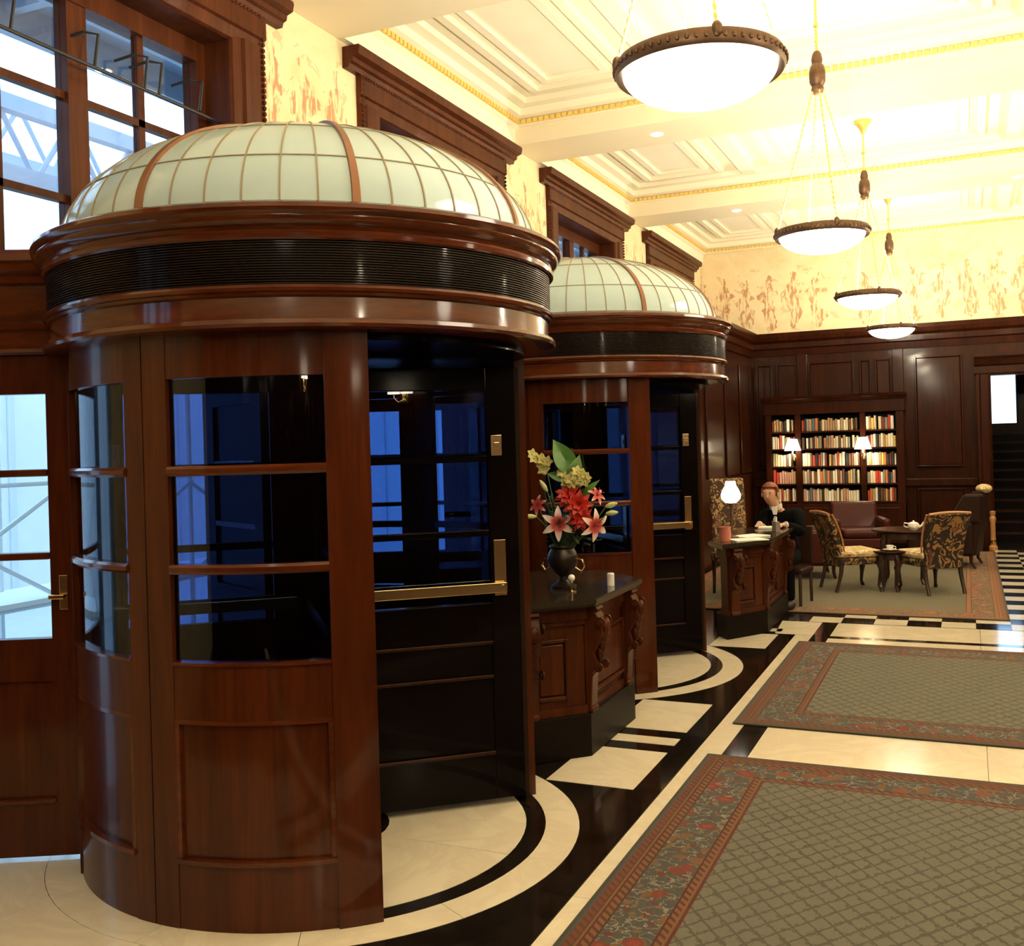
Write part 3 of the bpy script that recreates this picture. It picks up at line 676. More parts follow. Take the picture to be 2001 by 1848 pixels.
# ================================================================== RUGS
def rug_obj(x0, y0, x1, y1, label, m):
    o = MB().box(0, 0, 0, x1-x0, y1-y0, .011).build('rug', m, bevel=.004); o.location = (x0, y0, 0); tag(o, label, 'rug', 'bordered floral rugs'); return o
fld, fl2 = (.122,.113,.088), (.050,.044,.030)
bgc, red, och = (.055,.053,.050), (.140,.027,.016), (.130,.066,.027)
rug_obj(-1.362, 2.2, 2.2, 5.552, 'nearest green-grey trellis rug with floral border, lower right', rug('rug_near', 3.562, 3.352, fld, fl2, bgc, red, och))
rug_obj(-1.362, 6.20, 2.2, 8.87, 'middle green-grey rug with red floral border, beside the second revolving door', rug('rug_mid', 3.562, 2.67, (.128,.122,.088), fl2, bgc, red, och))
rug_obj(-3.15, 10.34, .31, 16.2, 'farthest rug, under the upholstered chairs before the bookcase', rug('rug_far', 3.46, 5.86, (.150,.134,.088), (.108,.095,.060), (.13,.08,.048), (.26,.07,.035), (.28,.15,.06)))

# ================================================================== DESKS BETWEEN THE DOORS
def scroll_bracket(parent, p, ang, ztop, zbot, m):
    """an S-scroll console bracket standing on a tapering pilaster; p its place, ang the way it faces"""
    x = Matrix.Translation((p[0], p[1], 0)) @ Matrix.Rotation(ang, 4, 'Z'); w = .052; hh = ztop-zbot
    b = MB(); b.x = x
    prof = []
    for i in range(33):                                           # outline in (outward, z)
        t = i/32; z = ztop-hh*.62*t
        prof.append((.045+.085*(math.sin(PI*min(1, t*1.25))**1.2)*(1-.55*t)+(.03 if t < .07 else 0)+.028*max(0, math.sin((t-.72)/.28*PI) if t > .72 else 0), z))
    zb = ztop-hh*.62; prof += [(.055, zb-.01), (.045, zb-.03), (.035, zbot+.03), (.045, zbot+.02), (.045, zbot)]
    o = [(-w, 0, ztop), (w, 0, ztop)]
    vs = []; n = len(prof)
    for s in (-w, w): vs += [(a, s, z) for a, z in prof]+[(0, s, zbot), (0, s, ztop)]
    N = n+2
    b.add(vs, [tuple(range(N)), tuple(range(2*N-1, N-1, -1))]+[(i, (i+1) % N, N+(i+1) % N, N+i) for i in range(N)])
    br = b.build('scroll_bracket', m, parent, True, bevel=.006)
    for s in (-1, 1):                                             # volutes and a leaf on the face
        for (a, z, r) in ((.10, ztop-.15*hh, .030), (.085, ztop-.57*hh, .026)):
            v = MB(); v.x = x @ Matrix.Translation((a, s*(w+.006), z)) @ Matrix.Rotation(PI/2, 4, 'X'); v.lathe([(0,-.012),(r*.5,-.012),(r*.6,-.006),(r,-.006),(r,.006),(r*.6,.006),(r*.5,.012),(0,.012)], n=16, loop=False); v.build('volute', m, br, True)
    lf = MB(); lf.x = x
    for k in range(4): lf.ball((.118-.012*k, 0, ztop-hh*(.20+.085*k)), .026, .034, .05, 8, 6)
    lf.build('acanthus', m, br, True)
    return br
def desk(name, poly, ztop, label, fronts, plz=.22, back=True):
    """poly: plan outline of the stone top, clockwise from above seen; fronts: facets (i, i+1) that carry panels"""
    root = empty(name, (0,0,0)); tag(root, label, 'desk')
    cx = sum(p[0] for p in poly)/len(poly); cy = sum(p[1] for p in poly)/len(poly)
    def inset(d):
        n = len(poly); out = []
        for i in range(n):
            p0, p1, p2 = (Vector(poly[(i+k) % n]) for k in (-1, 0, 1))
            e1 = (p1-p0).normalized(); e2 = (p2-p1).normalized(); n1 = Vector((-e1.y, e1.x)); n2 = Vector((-e2.y, e2.x))
            b = (n1+n2); b = b/max(.2, b.dot(n1)); q = p1+b*d; out.append((q.x, q.y))
        return out
    t = MB(); t.prism(inset(.012), ztop-.045, ztop-.030); t.prism(poly, ztop-.030, ztop-.006); t.prism(inset(.006), ztop-.006, ztop); t.build('stone_top', M['granite'], root)
    b = MB(); b.prism(inset(.10), plz, ztop-.045); b.prism(inset(.07), ztop-.12, ztop-.045); b.prism(inset(.085), ztop-.15, ztop-.12); b.prism(inset(.085), plz, plz+.045)
    b.build('body', M['desk'], root)
    MB().prism(inset(.06), 0, plz).build('plinth', M['plinth'], root, bevel=.004)
    P = [Vector(p) for p in inset(.10)]; n = len(P)
    for (i, npan) in fronts:
        p0, p1 = P[i], P[(i+1) % n]; e = (p1-p0); L = e.length; e.normalize(); nr = Vector((e.y, -e.x))
        if nr.dot(Vector((cx, cy))-p0) > 0: nr = -nr
        ang = math.atan2(nr.y, nr.x)
        for k in range(npan):
            s0, s1 = L*k/npan+.10, L*(k+1)/npan-.10
            if s1-s0 < .08: continue
            mtx = Matrix(((e.x, nr.x, 0, p0.x), (e.y, nr.y, 0, p0.y), (0,0,1,0), (0,0,0,1)))
            z0, z1 = plz+.09, ztop-.22
            q = MB(); q.x = mtx; q.box(s0+.03, 0, z0+.03, s1-.03, .014, z1-.03); q.build('panel', M['desk'], root, bevel=.008)
            q = MB(); q.x = mtx; w = .022
            q.box(s0, 0, z0, s0+w, .022, z1); q.box(s1-w, 0, z0, s1, .022, z1); q.box(s0+w, 0, z0, s1-w, .022, z0+w); q.box(s0+w, 0, z1-w, s1-w, .022, z1); q.build('panel_moulding', M['desk'], root, bevel=.006)
    for (i, ang) in [(i, None) for i, _ in fronts]:
        p0, p1 = P[i], P[(i+1) % n]; e = (p1-p0).normalized(); nr = Vector((e.y, -e.x))
        if nr.dot(Vector((cx, cy))-p0) > 0: nr = -nr
        L = (p1-p0).length
        for s in ((.06, L-.06) if L > .5 else (.06,)):
            q = p0+e*s; scroll_bracket(root, (q.x, q.y), math.atan2(nr.y, nr.x), ztop-.05, plz+.0, M['desk'])
    return root
YD = 5.735
D1 = [(-1.90, YD-.43), (-1.90, YD+.43), (-2.26, YD+.79), (-2.75, YD+.62), (-2.75, YD-.62), (-2.26, YD-.79)]
desk('console_desk', D1, .885, 'carved wooden console with dark stone top between the two revolving doors', [(0, 1), (5, 1), (1, 1)], plz=.235)
D2 = [(-1.62, 9.20), (-1.62, 10.42), (-2.14, 10.42), (-2.14, 8.95), (-1.95, 8.68)]
desk('reception_desk', D2, .84, 'reception desk with dark stone top where the man in black sits', [(0, 2), (4, 1)], plz=.2)
# ================================================================== FLOWERS ON THE CONSOLE
UX, UY, UZ = -2.235, 5.66, .885
urn = empty('flower_urn', (UX, UY, UZ)); tag(urn, 'dark bronze urn holding the flowers on the console', 'urn')
MB().lathe([(0,0),(.075,0),(.08,.015),(.05,.03),(.028,.05),(.026,.07),(.05,.09),(.085,.13),(.095,.17),(.085,.21),(.07,.235),(.082,.25),(.078,.256),(.066,.245),(0,.235)], n=28, loop=False).build('body', simple('blackened_bronze', (.020,.012,.008), .35, metal=.4, vary=.3, vscale=30), urn, True)
for s in (-1, 1):
    MB().tube([(s*.08,0,.12),(s*.115,0,.10),(s*.135,0,.13),(s*.125,0,.17),(s*.09,0,.175)], .008, 8).build('handle', M['brass'], urn, True)
G = {'stem': simple('green_stem', (.06,.12,.03), .6), 'leaf': simple('glossy_leaf', (.10,.24,.06), .35, vary=.35, vscale=12), 'spathe': simple('pale_green_leaf', (.24,.42,.15), .4, vary=.3, vscale=14),
     'lily': None, 'red': simple('red_petal', (.46,.016,.006), .5, vary=.25, vscale=30), 'yellow': simple('yellow_petal', (.66,.60,.22), .5, vary=.2, vscale=30),
     'bud': simple('pale_bud', (.62,.66,.30), .5, vary=.15, vscale=20), 'anther': simple('brown_anther', (.25,.06,.02), .6)}
def lilymat():
    m, t, b = mat('pink_white_lily'); v = coords(t, which='Object'); n = nd(t, 'ShaderNodeVectorMath', operation='LENGTH'); t.links.new(v, n.inputs[0])
    t.links.new(ramp(t, n.outputs['Value'], [(.012, (.40,.02,.025)), (.040, (.55,.06,.06)), (.060, (.86,.58,.52)), (.085, (.92,.84,.78))]), b.inputs['Base Color']); b.inputs['Roughness'].default_value = .5
    return m
G['lily'] = lilymat()
def petal(L, Wd, curl, n=8):
    m = MB(); vs = []; fs = []
    for off in (0, -.0015):
        for i in range(n+1):
            t = i/n; w = Wd*(math.sin(PI*min(.98, t*.85+.12))**.9); z = curl*(t-.15*t*t*4)*.6 - curl*t*t*.6+off
            for j in (-1, 0, 1): vs.append((L*t, j*w/2, z+(.12*w if j else 0)))
    N = 3*(n+1)
    for i in range(n):
        for j in range(2):
            b = 3*i+j; fs.append((b, b+1, b+4, b+3)); fs.append((N+b, N+b+3, N+b+4, N+b+1))
        fs.append((3*i, 3*i+3, N+3*i+3, N+3*i)); fs.append((3*i+2, N+3*i+2, N+3*i+5, 3*i+5))
    return m.add(vs, fs)
VIEW = Vector((.36, -.93, .08)).normalized()
def facing(n): return Vector(n).to_track_quat('Z', 'Y').to_matrix().to_4x4()
def stem_to(parent_inv, p): pass
def bloom(name, p, nrm, cat, label, group, kind, size=1.0, stem=True):
    p = Vector(p); root = empty(name, (0,0,0)); root.matrix_world = Matrix.Translation(p) @ facing(nrm); tag(root, label, cat, group)
    inv = root.matrix_world.inverted()
    if stem:
        s = MB(); a = inv @ p; b = inv @ (p-Vector(nrm).normalized()*.05*size-Vector((0,0,.04))); c = inv @ Vector((UX+(p.x-UX)*.2, UY+(p.y-UY)*.2, UZ+.24)); e = inv @ Vector((UX+(p.x-UX)*.05, UY, UZ+.20))
        s.tube([a-Vector((0,0,.005)), b, b.lerp(c, .5)+Vector((0,0,.0)), c, e], .0035, 6); s.build('stem', G['stem'], root, True)
    if kind == 'lily':
        me1 = petal(.105*size, .042*size, .05*size).mesh('petal', G['lily'], True)
        for k in range(6): o = link('petal', me1, root); o.rotation_euler = (0, -.12, R_(60*k+30)); 
        for k in range(5):
            a = R_(72*k); st = MB(); st.tube([(0,0,0),(.02*math.cos(a),.02*math.sin(a),.03),(.03*math.cos(a),.03*math.sin(a),.055*size)], .0016, 5); st.ball((.03*math.cos(a),.03*math.sin(a),.055*size), .005, .003, .003, 6, 4); st.build('stamen', G['anther'], root)
    elif kind == 'red':
        for ring, (cnt, L, tilt) in enumerate(((9, .085, .15), (8, .068, .55), (6, .045, .95))):
            me = petal(L*size, .034*size, .02).mesh('petal', G['red'], True)
            for k in range(cnt): o = link('petal', me, root); o.rotation_euler = (0, -tilt, R_(360/cnt*k+ring*20)); o.location = (0, 0, .004*ring)
    elif kind == 'orchid':
        me = petal(.034*size, .026*size, .008, 5).mesh('petal', G['yellow'], True)
        for k in range(5): o = link('petal', me, root); o.rotation_euler = (0, -.3, R_(72*k+18))
        MB().ball((0,0,.006), .008, .008, .008, 8, 6).build('lip', G['anther'], root, True)
    elif kind == 'bud':
        MB().lathe([(0,-.012),(.010*size,0),(.016*size,.025*size),(.014*size,.05*size),(.006*size,.072*size),(0,.078*size)], n=12, loop=False).build('bud', G['bud'], root, True)
    return root
W_ = VIEW
bloom('lily', (-2.225,5.58,1.275), (.36,-.93,.05), 'flower', 'pink and white lily wide open at the front of the flowers', None, 'lily', 1.0)
bloom('lily', (-2.005,5.60,1.265), (.80,-.55,-.15), 'flower', 'pink and white lily drooping at the lower right of the flowers', None, 'lily', .95)
bloom('lily', (-2.385,5.66,1.38), (-.2,-.9,.3), 'flower', 'small half-open pink lily at the left edge of the flowers', None, 'lily', .62)
bloom('lily', (-2.00,5.64,1.44), (.75,-.35,.45), 'flower', 'pale pink lily turned sideways at the upper right of the flowers', None, 'lily', .6)
for (p, n, s) in (((-2.165,5.60,1.44), (.1,-.9,.4), 1.0), ((-2.10,5.585,1.385), (.36,-.93,.15), 1.1), ((-2.085,5.59,1.305), (.45,-.85,-.1), .95)):
    bloom('red_flower', p, n, 'flower', {1.44: 'upper of the three bright red flowers, below the yellow orchids', 1.385: 'middle of the three bright red flowers', 1.305: 'lowest of the three bright red flowers, beside the open lily'}[p[2]], 'bright red flowers in the urn', 'red', s)
random.seed(3)
def spray(name, pts, label):
    root = empty(name, (0,0,0)); tag(root, label, 'flower')
    s = MB(); s.tube([(UX, UY, UZ+.21), Vector((UX, UY, UZ+.3)).lerp(Vector(pts[0]), .5)]+[Vector(p)+Vector((0,.015,0)) for p in pts], .003, 6); s.build('stem', G['stem'], root, True)
    for p in pts:
        for k in range(2):
            q = Vector(p)+Vector((random.uniform(-.022,.022), -.02+random.uniform(-.01,.01), random.uniform(-.022,.022))); nrm = (W_+Vector((random.uniform(-.5,.5), random.uniform(-.2,.2), random.uniform(-.4,.4)))).normalized()
            f = MB(); f.x = Matrix.Translation(q) @ facing(nrm)
            for j in range(5):
                pm = petal(.036, .027, .01, 5); f2 = f.x; f.x = f2 @ Matrix.Rotation(R_(72*j+random.uniform(-8,8)), 4, 'Z') @ Matrix.Rotation(-.3, 4, 'Y'); f.add(pm.v, pm.f); f.x = f2
            f.ball((0,0,.006), .007, .007, .007, 6, 4)
            f.build('blossom', G['yellow'], root, True)
spray('orchid_spray', [(-2.33,5.66,1.60), (-2.36,5.65,1.645), (-2.385,5.64,1.67), (-2.32,5.64,1.665)], 'yellow orchid spray at the upper left of the flowers')
spray('orchid_spray', [(-2.19,5.63,1.57), (-2.175,5.61,1.53), (-2.15,5.60,1.55), (-2.14,5.61,1.50), (-2.12,5.60,1.565)], 'yellow orchid spray in the middle, just under the big green leaf')
spray('orchid_spray', [(-2.08,5.61,1.52), (-2.06,5.60,1.57), (-2.055,5.60,1.545)], 'small yellow orchid spray at the right of the flowers')
for p, n, lb in (((-1.935,5.62,1.375), (.9,-.2,.25), 'pale bud sticking out at the right of the flowers, upper one'), ((-1.925,5.60,1.335), (.95,-.25,.12), 'pale bud sticking out at the right of the flowers, lower one'), ((-2.38,5.60,1.315), (-.95,-.25,.05), 'pale bud sticking out at the lower left of the flowers'), ((-2.31,5.62,1.47), (-.4,-.3,.8), 'pale bud at the left of the flowers above the red ones')):
    bloom('lily_bud', p, n, 'flower bud', lb, None, 'bud', 1.0)
def leafobj(name, p0, p1, wd, nrm, label, m, fold=.35):
    p0, p1 = Vector(p0), Vector(p1); d = (p1-p0); L = d.length; x = d.normalized(); z = (Vector(nrm)-x*Vector(nrm).dot(x)).normalized(); y = z.cross(x)
    mtx = Matrix(((x.x,y.x,z.x,p0.x),(x.y,y.y,z.y,p0.y),(x.z,y.z,z.z,p0.z),(0,0,0,1)))
    b = MB(); b.x = mtx; vs = []; fs = []; n = 12
    for off in (0, -.002):
        for i in range(n+1):
            t = i/n; w = wd*max(.02, math.sin(PI*t**.75))*(1-.15*t)
            for j in (-1, -.5, 0, .5, 1): vs.append((L*t, j*w/2, fold*abs(j)*w*.5+.10*L*math.sin(PI*t)+off))
    N = 5*(n+1)
    for i in range(n):
        for j in range(4): c = 5*i+j; fs.append((c, c+1, c+6, c+5)); fs.append((N+c, N+c+5, N+c+6, N+c+1))
        fs.append((5*i, 5*i+5, N+5*i+5, N+5*i)); fs.append((5*i+4, N+5*i+4, N+5*i+9, 5*i+9))
    b.add(vs, fs); root = empty(name); tag(root, label, 'leaf')
    b.build('blade', m, root, True)
    s = MB(); s.tube([(UX, UY, UZ+.21), (UX+(p0.x-UX)*.4, UY, UZ+.35), p0], .004, 6); s.build('stalk', G['stem'], root, True)
leafobj('large_leaf', (-2.14,5.64,1.56), (-2.275,5.66,1.775), .135, VIEW, 'big pointed green leaf standing up at the top of the flowers', G['leaf'])
leafobj('large_leaf', (-2.16,5.63,1.55), (-2.085,5.60,1.68), .10, VIEW+Vector((.4,0,.3)), 'pale green curled leaf leaning right at the top of the flowers', G['spathe'], .7)
leafobj('large_leaf', (-2.19,5.66,1.52), (-2.33,5.68,1.57), .07, VIEW+Vector((0,0,.5)), 'small dark green leaf leaning left below the big leaf', G['leaf'])
leafobj('large_leaf', (-2.10,5.66,1.42), (-1.985,5.66,1.53), .05, VIEW+Vector((0,0,.5)), 'narrow green leaf leaning right beside the red flowers', G['leaf'])
fl_ = MB()
random.seed(11)
for k in range(26):
    a = random.uniform(0, 2*PI); p = Vector((UX+.02*math.cos(a), UY+.02*math.sin(a), UZ+.235)); q = Vector((-2.18+.2*math.cos(a)*random.uniform(.3,1), 5.68+.10*math.sin(a), 1.15+random.uniform(0,.33)))
    fl_.tube([p, p.lerp(q, .5)+Vector((0,0,.04)), q], .003, 5)
    for j in range(4):
        t = .5+.13*j; c = p.lerp(q, t); d = Vector((random.uniform(-1,1), random.uniform(-1,1), random.uniform(-.3,.6))).normalized()*.06; sd = d.cross(Vector((0,0,1))).normalized()*.012
        fl_.add([c, c+d*.5+sd, c+d, c+d*.5-sd, c+Vector((0,0,-.001)), c+d*.5+sd+Vector((0,0,-.001)), c+d+Vector((0,0,-.001)), c+d*.5-sd+Vector((0,0,-.001))], [(0,1,2,3),(7,6,5,4),(0,4,5,1),(1,5,6,2),(2,6,7,3),(3,7,4,0)])
o = fl_.build('filler_foliage', simple('dark_foliage', (.022,.040,.014), .6, vary=.4, vscale=20)); tag(o, 'dark leafy foliage filling the urn behind the flowers', 'foliage', kind='stuff')
cd = empty('candle', (-1.99, 5.82, .885)); tag(cd, 'short white candle standing on the console at right of the urn', 'candle')
MB().lathe([(0,0),(.022,0),(.022,.07),(.018,.075),(0,.073)], n=16, loop=False).build('wax', M['porcelain'], cd, True); MB().tube([(0,0,.07),(0,0,.09)], .0015, 5).build('wick', M['iron'], cd)
cs = empty('glass_holder', (-2.12, 5.50, .885)); tag(cs, 'small glass bud holder with a white knob, on the console below the lily', 'holder')
MB().lathe([(0,0),(.026,0),(.028,.006),(.006,.012),(.005,.055),(.012,.062),(0,.064)], n=16, loop=False).build('foot', M['brass'], cs, True); MB().ball((0,0,.083), .021, .021, .021, 12, 8).build('knob', M['porcelain'], cs, True)

# ================================================================== BOOKCASE AND BOOKS
BF, BB = 16.36, YB-.055
bx0, bx1 = -2.94, -.88
bc = empty('bookcase', (0,0,0)); tag(bc, 'tall built-in mahogany bookcase full of books on the far wall', 'bookcase')
MB().box(bx0, BB-.02, .1, bx1, BB, 2.25).build('back', M['dark'], bc)
for x0, x1 in ((bx0, -2.85), (-2.48, -2.39), (-1.51, -1.43), (-.99, bx1)): MB().box(x0, BF, .1, x1, BB-.02, 2.10).build('upright', M['wall_wood'], bc, bevel=.006)
shelves = (.735, 1.01, 1.285, 1.56, 1.83)
bays_x = ((-2.85, -2.48), (-2.39, -1.51), (-1.43, -.99))
for x0, x1 in bays_x:
    for z in shelves: MB().box(x0, BF+.015, z-.025, x1, BB-.02, z).build('shelf', M['wall_wood'], bc)
MB().box(bx0-.02, BF-.02, 2.10, bx1+.02, BB, 2.29).build('header', M['wall_wood'], bc, bevel=.006)
MB().sweep([(0,0),(.03,0),(.05,.04),(.08,.05),(.09,.09),(0,.09)], (bx0-.05, BF-.02, 2.29), (bx1+.05, BF-.02, 2.29), (0,-1,0)).build('cornice', M['wall_wood'], bc)
MB().box(bx0, BF-.01, .1, bx1, BB-.02, .70).build('cupboard', M['wall_wood'], bc)
for k in range(4): MB().box(bx0+.06+k*.5, BF-.03, .18, bx0+.48+k*.5, BF-.01, .64).build('door', M['wall_wood'], bc, bevel=.01)
MB().box(bx0-.01, BF-.02, 0, bx1+.01, BB, .1).build('plinth', M['dark'], bc)
pal = {'cream': (.74,.64,.42), 'white': (.85,.80,.68), 'pink': (.55,.30,.22), 'red': (.50,.05,.03), 'tan': (.42,.27,.14), 'brown': (.13,.06,.035), 'black': (.02,.018,.017), 'grey': (.25,.23,.20), 'yellow': (.72,.50,.14), 'orange': (.55,.18,.05), 'maroon': (.18,.03,.03), 'blue': (.10,.14,.22)}
bm_ = {}
def bookmesh(c):
    if c not in bm_:
        b = MB(); pr = [(-.5,0),(-.5,.9)]+[( .5*math.cos(PI-PI*i/6), .9+.1*math.sin(PI*i/6)) for i in range(1,6)]+[(.5,.9),(.5,0)]
        b.prism([(x, -y) for x, y in pr], 0, 1); m = simple(c+'_cloth', pal[c], .6, vary=.2, vscale=4); bm_[c] = b.mesh('book', m)
    return bm_[c]
random.seed(21)
ordn = ['first','second','third','fourth','fifth','sixth','seventh','eighth','ninth','tenth','eleventh','twelfth','thirteenth','fourteenth','fifteenth','sixteenth','seventeenth','eighteenth','nineteenth','twentieth','twenty-first','twenty-second','twenty-third','twenty-fourth','twenty-fifth','twenty-sixth']
rown = {4: 'top', 3: 'second', 2: 'third', 1: 'fourth', 0: 'lowest'}; bayn = ('left', 'middle', 'right')
names = list(pal); wts = [16,13,10,7,12,9,11,6,5,5,5,2]
for bi, (x0, x1) in enumerate(bays_x):
    for si, z in enumerate(shelves):
        x = x0+.004; n = 0; hb = random.uniform(.17,.2); seq = None
        while True:
            th = random.choice((.026,.032,.038,.046)); 
            if x+th > x1-.004: break
            c = random.choices(names, wts)[0]
            if bi == 0 and si == 1 and .08 < x-x0 < .29: c = 'pink'
            elif bi == 0 and si == 1 and x-x0 <= .08: c = 'red'
            hh = min(.225, hb+random.uniform(-.02,.028)); dp = random.uniform(.15,.19)
            o = link('book', bookmesh(c)); o.scale = (th-.002, dp, hh); o.location = (x+th/2, BF+.035+dp, z)
            tag(o, '%s book, %s from the left in the %s row of the %s bay' % (c, ordn[n], rown[si], bayn[bi]), 'book', 'books in the bookcase')
            x += th; n += 1
            if random.random() < .05: x += .03
def sconce(x, label):
    r = empty('wall_sconce', (x, BF, 1.42)); tag(r, label, 'lamp', 'shaded lamps on the bookcase')
    MB().ball((0,-.01,0), .035, .014, .06, 12, 8).build('backplate', M['brass'], r, True)
    MB().tube([(0,-.01,-.02),(0,-.07,-.04),(0,-.13,-.01),(0,-.14,.06)], .008, 8).build('arm', M['brass'], r, True)
    MB().lathe([(0,.06),(.012,.06),(.014,.12),(0,.12)], n=12, loop=False).build('candle_tube', M['porcelain'], r, True); r.children[-1].location = (0,-.14,0)
    s = MB().lathe([(.125,.115),(.070,.295),(.066,.295),(.121,.115)], n=32).build('shade', M['shade'], r, True); s.location = (0,-.14,0)
    li = bpy.data.lights.new('bulb', 'POINT'); li.energy = 9; li.color = WARM; li.shadow_soft_size = .03; lo = bpy.data.objects.new('bulb', li); COL.objects.link(lo); lo.parent = r; lo.location = (0,-.14,.18)
sconce(-2.50, 'left of the two white-shaded lamps on the bookcase'); sconce(-1.46, 'right of the two white-shaded lamps on the bookcase')
# ================================================================== SEATING GROUP
def scroll_chair(loc, rz, label):
    r = empty('upholstered_chair', (loc[0], loc[1], .011), rz); tag(r, label, 'chair', 'tapestry chairs round the low table')
    w, d, sh = .25, .24, .40
    MB().box(-d, -w, sh-.10, d, w, sh-.02).build('seat_rail', M['tapestry'], r, bevel=.02)
    MB().box(-d+.01, -w-.005, sh-.02, d+.01, w+.005, sh+.06).build('seat', M['seatfab'], r, bevel=.035)
    b = MB(); vs = []; fs = []; n = 10
    for i in range(n+1):
        t = i/n; z = sh-.12+t*.59; xc = -d+.02-.14*t*t; wd = w*(.90+.10*t); th = .032
        vs += [(xc-th, -wd, z), (xc+th, -wd, z), (xc+th+.008, 0, z), (xc+th, wd, z), (xc-th, wd, z), (xc-th-.008, 0, z)]
    for i in range(n):
        for k in range(6): fs.append((6*i+k, 6*i+(k+1) % 6, 6*i+6+(k+1) % 6, 6*i+6+k))
    fs += [(5,4,3,2,1,0), tuple(6*n+k for k in range(6))]
    b.add(vs, fs).build('backrest', M['tapestry'], r, True, bevel=.012)
    x1, z1 = -d+.02-.14, sh-.12+.59
    MB().tube([(x1, -w-.005, z1), (x1, -w*.5, z1+.012), (x1, 0, z1+.016), (x1, w*.5, z1+.012), (x1, w+.005, z1)], .017, 8).build('top_rail', M['chairtrim'], r, True)
    for s in (-1, 1):
        e = MB(); pts = [(-d+.02-.14*(i/8)**2+.036, s*(w*(.90+.10*i/8)+.006), sh-.02+(z1-sh+.02)*i/8) for i in range(9)]; e.tube(pts, .011, 6); e.build('edge_rail', M['chairtrim'], r, True)
    for sx in (-1, 1):
        for s in (-1, 1):
            l = MB(); x0 = sx*(d-.03); y0 = s*(w-.03)
            if sx > 0: l.tube([(x0, y0, sh-.06), (x0+.03, y0+s*.025, sh-.16), (x0+.015, y0+s*.012, .16), (x0+.0, y0, .06), (x0+.025, y0+s*.02, .018), (x0+.035, y0+s*.028, .004)], [.036, .036, .022, .016, .022, .018], 8)
            else: l.tube([(x0, y0, sh-.06), (x0-.01, y0, .22), (x0-.04, y0, .10), (x0-.07, y0, .0)], [.028, .024, .019, .02], 8)
            l.build('leg', M['chairwood'], r, True)
    return r
scroll_chair((-1.24, 12.03), R_(30), 'tapestry chair at left of the low table, seen from behind with legs showing')
scroll_chair((-.42, 12.02), R_(128), 'tapestry chair at right of the low table, gold scrolls on its tall back')
def armchair(loc, rz, label, m, hb=.92, wing=False):
    r = empty('armchair', (loc[0], loc[1], .011), rz); tag(r, label, 'armchair', 'leather armchairs near the bookcase')
    MB().box(-.30, -.27, .20, .34, .27, .34).build('seat_base', m, r, bevel=.02)
    MB().box(-.26, -.255, .34, .36, .255, .46).build('seat_cushion', m, r, bevel=.045)
    b = MB(); b.add([(-.34,-.33,.16),(-.20,-.33,.16),(-.20,.33,.16),(-.34,.33,.16),(-.44,-.31,hb),(-.33,-.31,hb),(-.33,.31,hb),(-.44,.31,hb)], [(0,3,2,1),(4,5,6,7),(0,1,5,4),(1,2,6,5),(2,3,7,6),(3,0,4,7)])
    b.build('backrest', m, r, bevel=.04)
    for s in (-1, 1):
        a = MB(); y0, y1 = sorted((s*.27, s*.38)); a.box(-.32, y0, .16, .30, y1, .60); a.build('armrest', m, r, bevel=.045)
        if wing:
            q = MB(); y0, y1 = sorted((s*.28, s*.35)); q.add([(-.40,y0,.58),(.0,y0,.58),(-.22,y0,hb),(-.42,y0,hb),(-.40,y1,.58),(.0,y1,.58),(-.22,y1,hb),(-.42,y1,hb)], [(0,1,2,3),(7,6,5,4),(0,4,5,1),(1,5,6,2),(2,6,7,3),(3,7,4,0)]); q.build('wing', m, r, bevel=.03)
        for sx in (-.28, .26): MB().tube([(sx, s*.30, .18), (sx, s*.30, .08), (sx+(.02 if sx > 0 else -.05), s*.30, 0)], [.028, .02, .017], 8).build('leg', M['chairwood'], r, True)
    return r
armchair((-1.86, 13.05), R_(15), 'oxblood leather armchair just behind the seated man', M['leather'], .93)
armchair((-1.42, 14.75), R_(-75), 'oxblood leather armchair facing out in front of the bookcase', M['leather'], .80)
armchair((-.24, 14.45), R_(172), 'dark leather wing chair by the doorway, seen from its back', M['darkleather'], .95, True)
cu = MB(); cu.ball((0,0,0), .10, .22, .06, 14, 10); o = cu.build('cushion', M['seatfab'], smooth=True); o.location = (.17, 14.45, 1.012); tag(o, 'flowered cushion on top of the dark wing chair', 'cushion')
def low_table(loc, rad, h, label):
    r = empty('tea_table', (loc[0], loc[1], .011)); tag(r, label, 'table')
    MB().lathe([(0,h-.03),(rad-.03,h-.03),(rad-.01,h-.02),(rad,h-.01),(rad-.004,h),(0,h)], n=40, loop=False).build('top', M['wall_wood'], r, True)
    MB().lathe([(rad-.10,h-.10),(rad-.06,h-.10),(rad-.06,h-.03),(rad-.10,h-.03)], n=40).build('apron', M['chairwood'], r, True)
    for k in range(4):
        a = R_(45+90*k); c, s = math.cos(a), math.sin(a); q = rad-.08
        MB().tube([(q*c,q*s,h-.05),((q+.03)*c,(q+.03)*s,h-.14),((q+.005)*c,(q+.005)*s,h*.35),((q-.01)*c,(q-.01)*s,.06),((q+.025)*c,(q+.025)*s,0)], [.03,.032,.02,.015,.02], 8).build('leg', M['chairwood'], r, True)
    return r
low_table((-.83, 11.96), .18, .45, 'small low table with cabriole legs between the two tapestry chairs')
low_table((-.72, 12.75), .36, .62, 'round dark tea table behind the low table, with a white teapot')
tp = empty('teapot', (-.60, 12.55, .632)); tag(tp, 'white teapot on the round tea table', 'teapot')
MB().lathe([(0,0),(.035,0),(.06,.03),(.066,.055),(.055,.085),(.03,.098),(0,.10)], n=24, loop=False).build('body', M['porcelain'], tp, True)
MB().ball((0,0,.105), .012, .012, .012).build('lid_knob', M['porcelain'], tp, True)
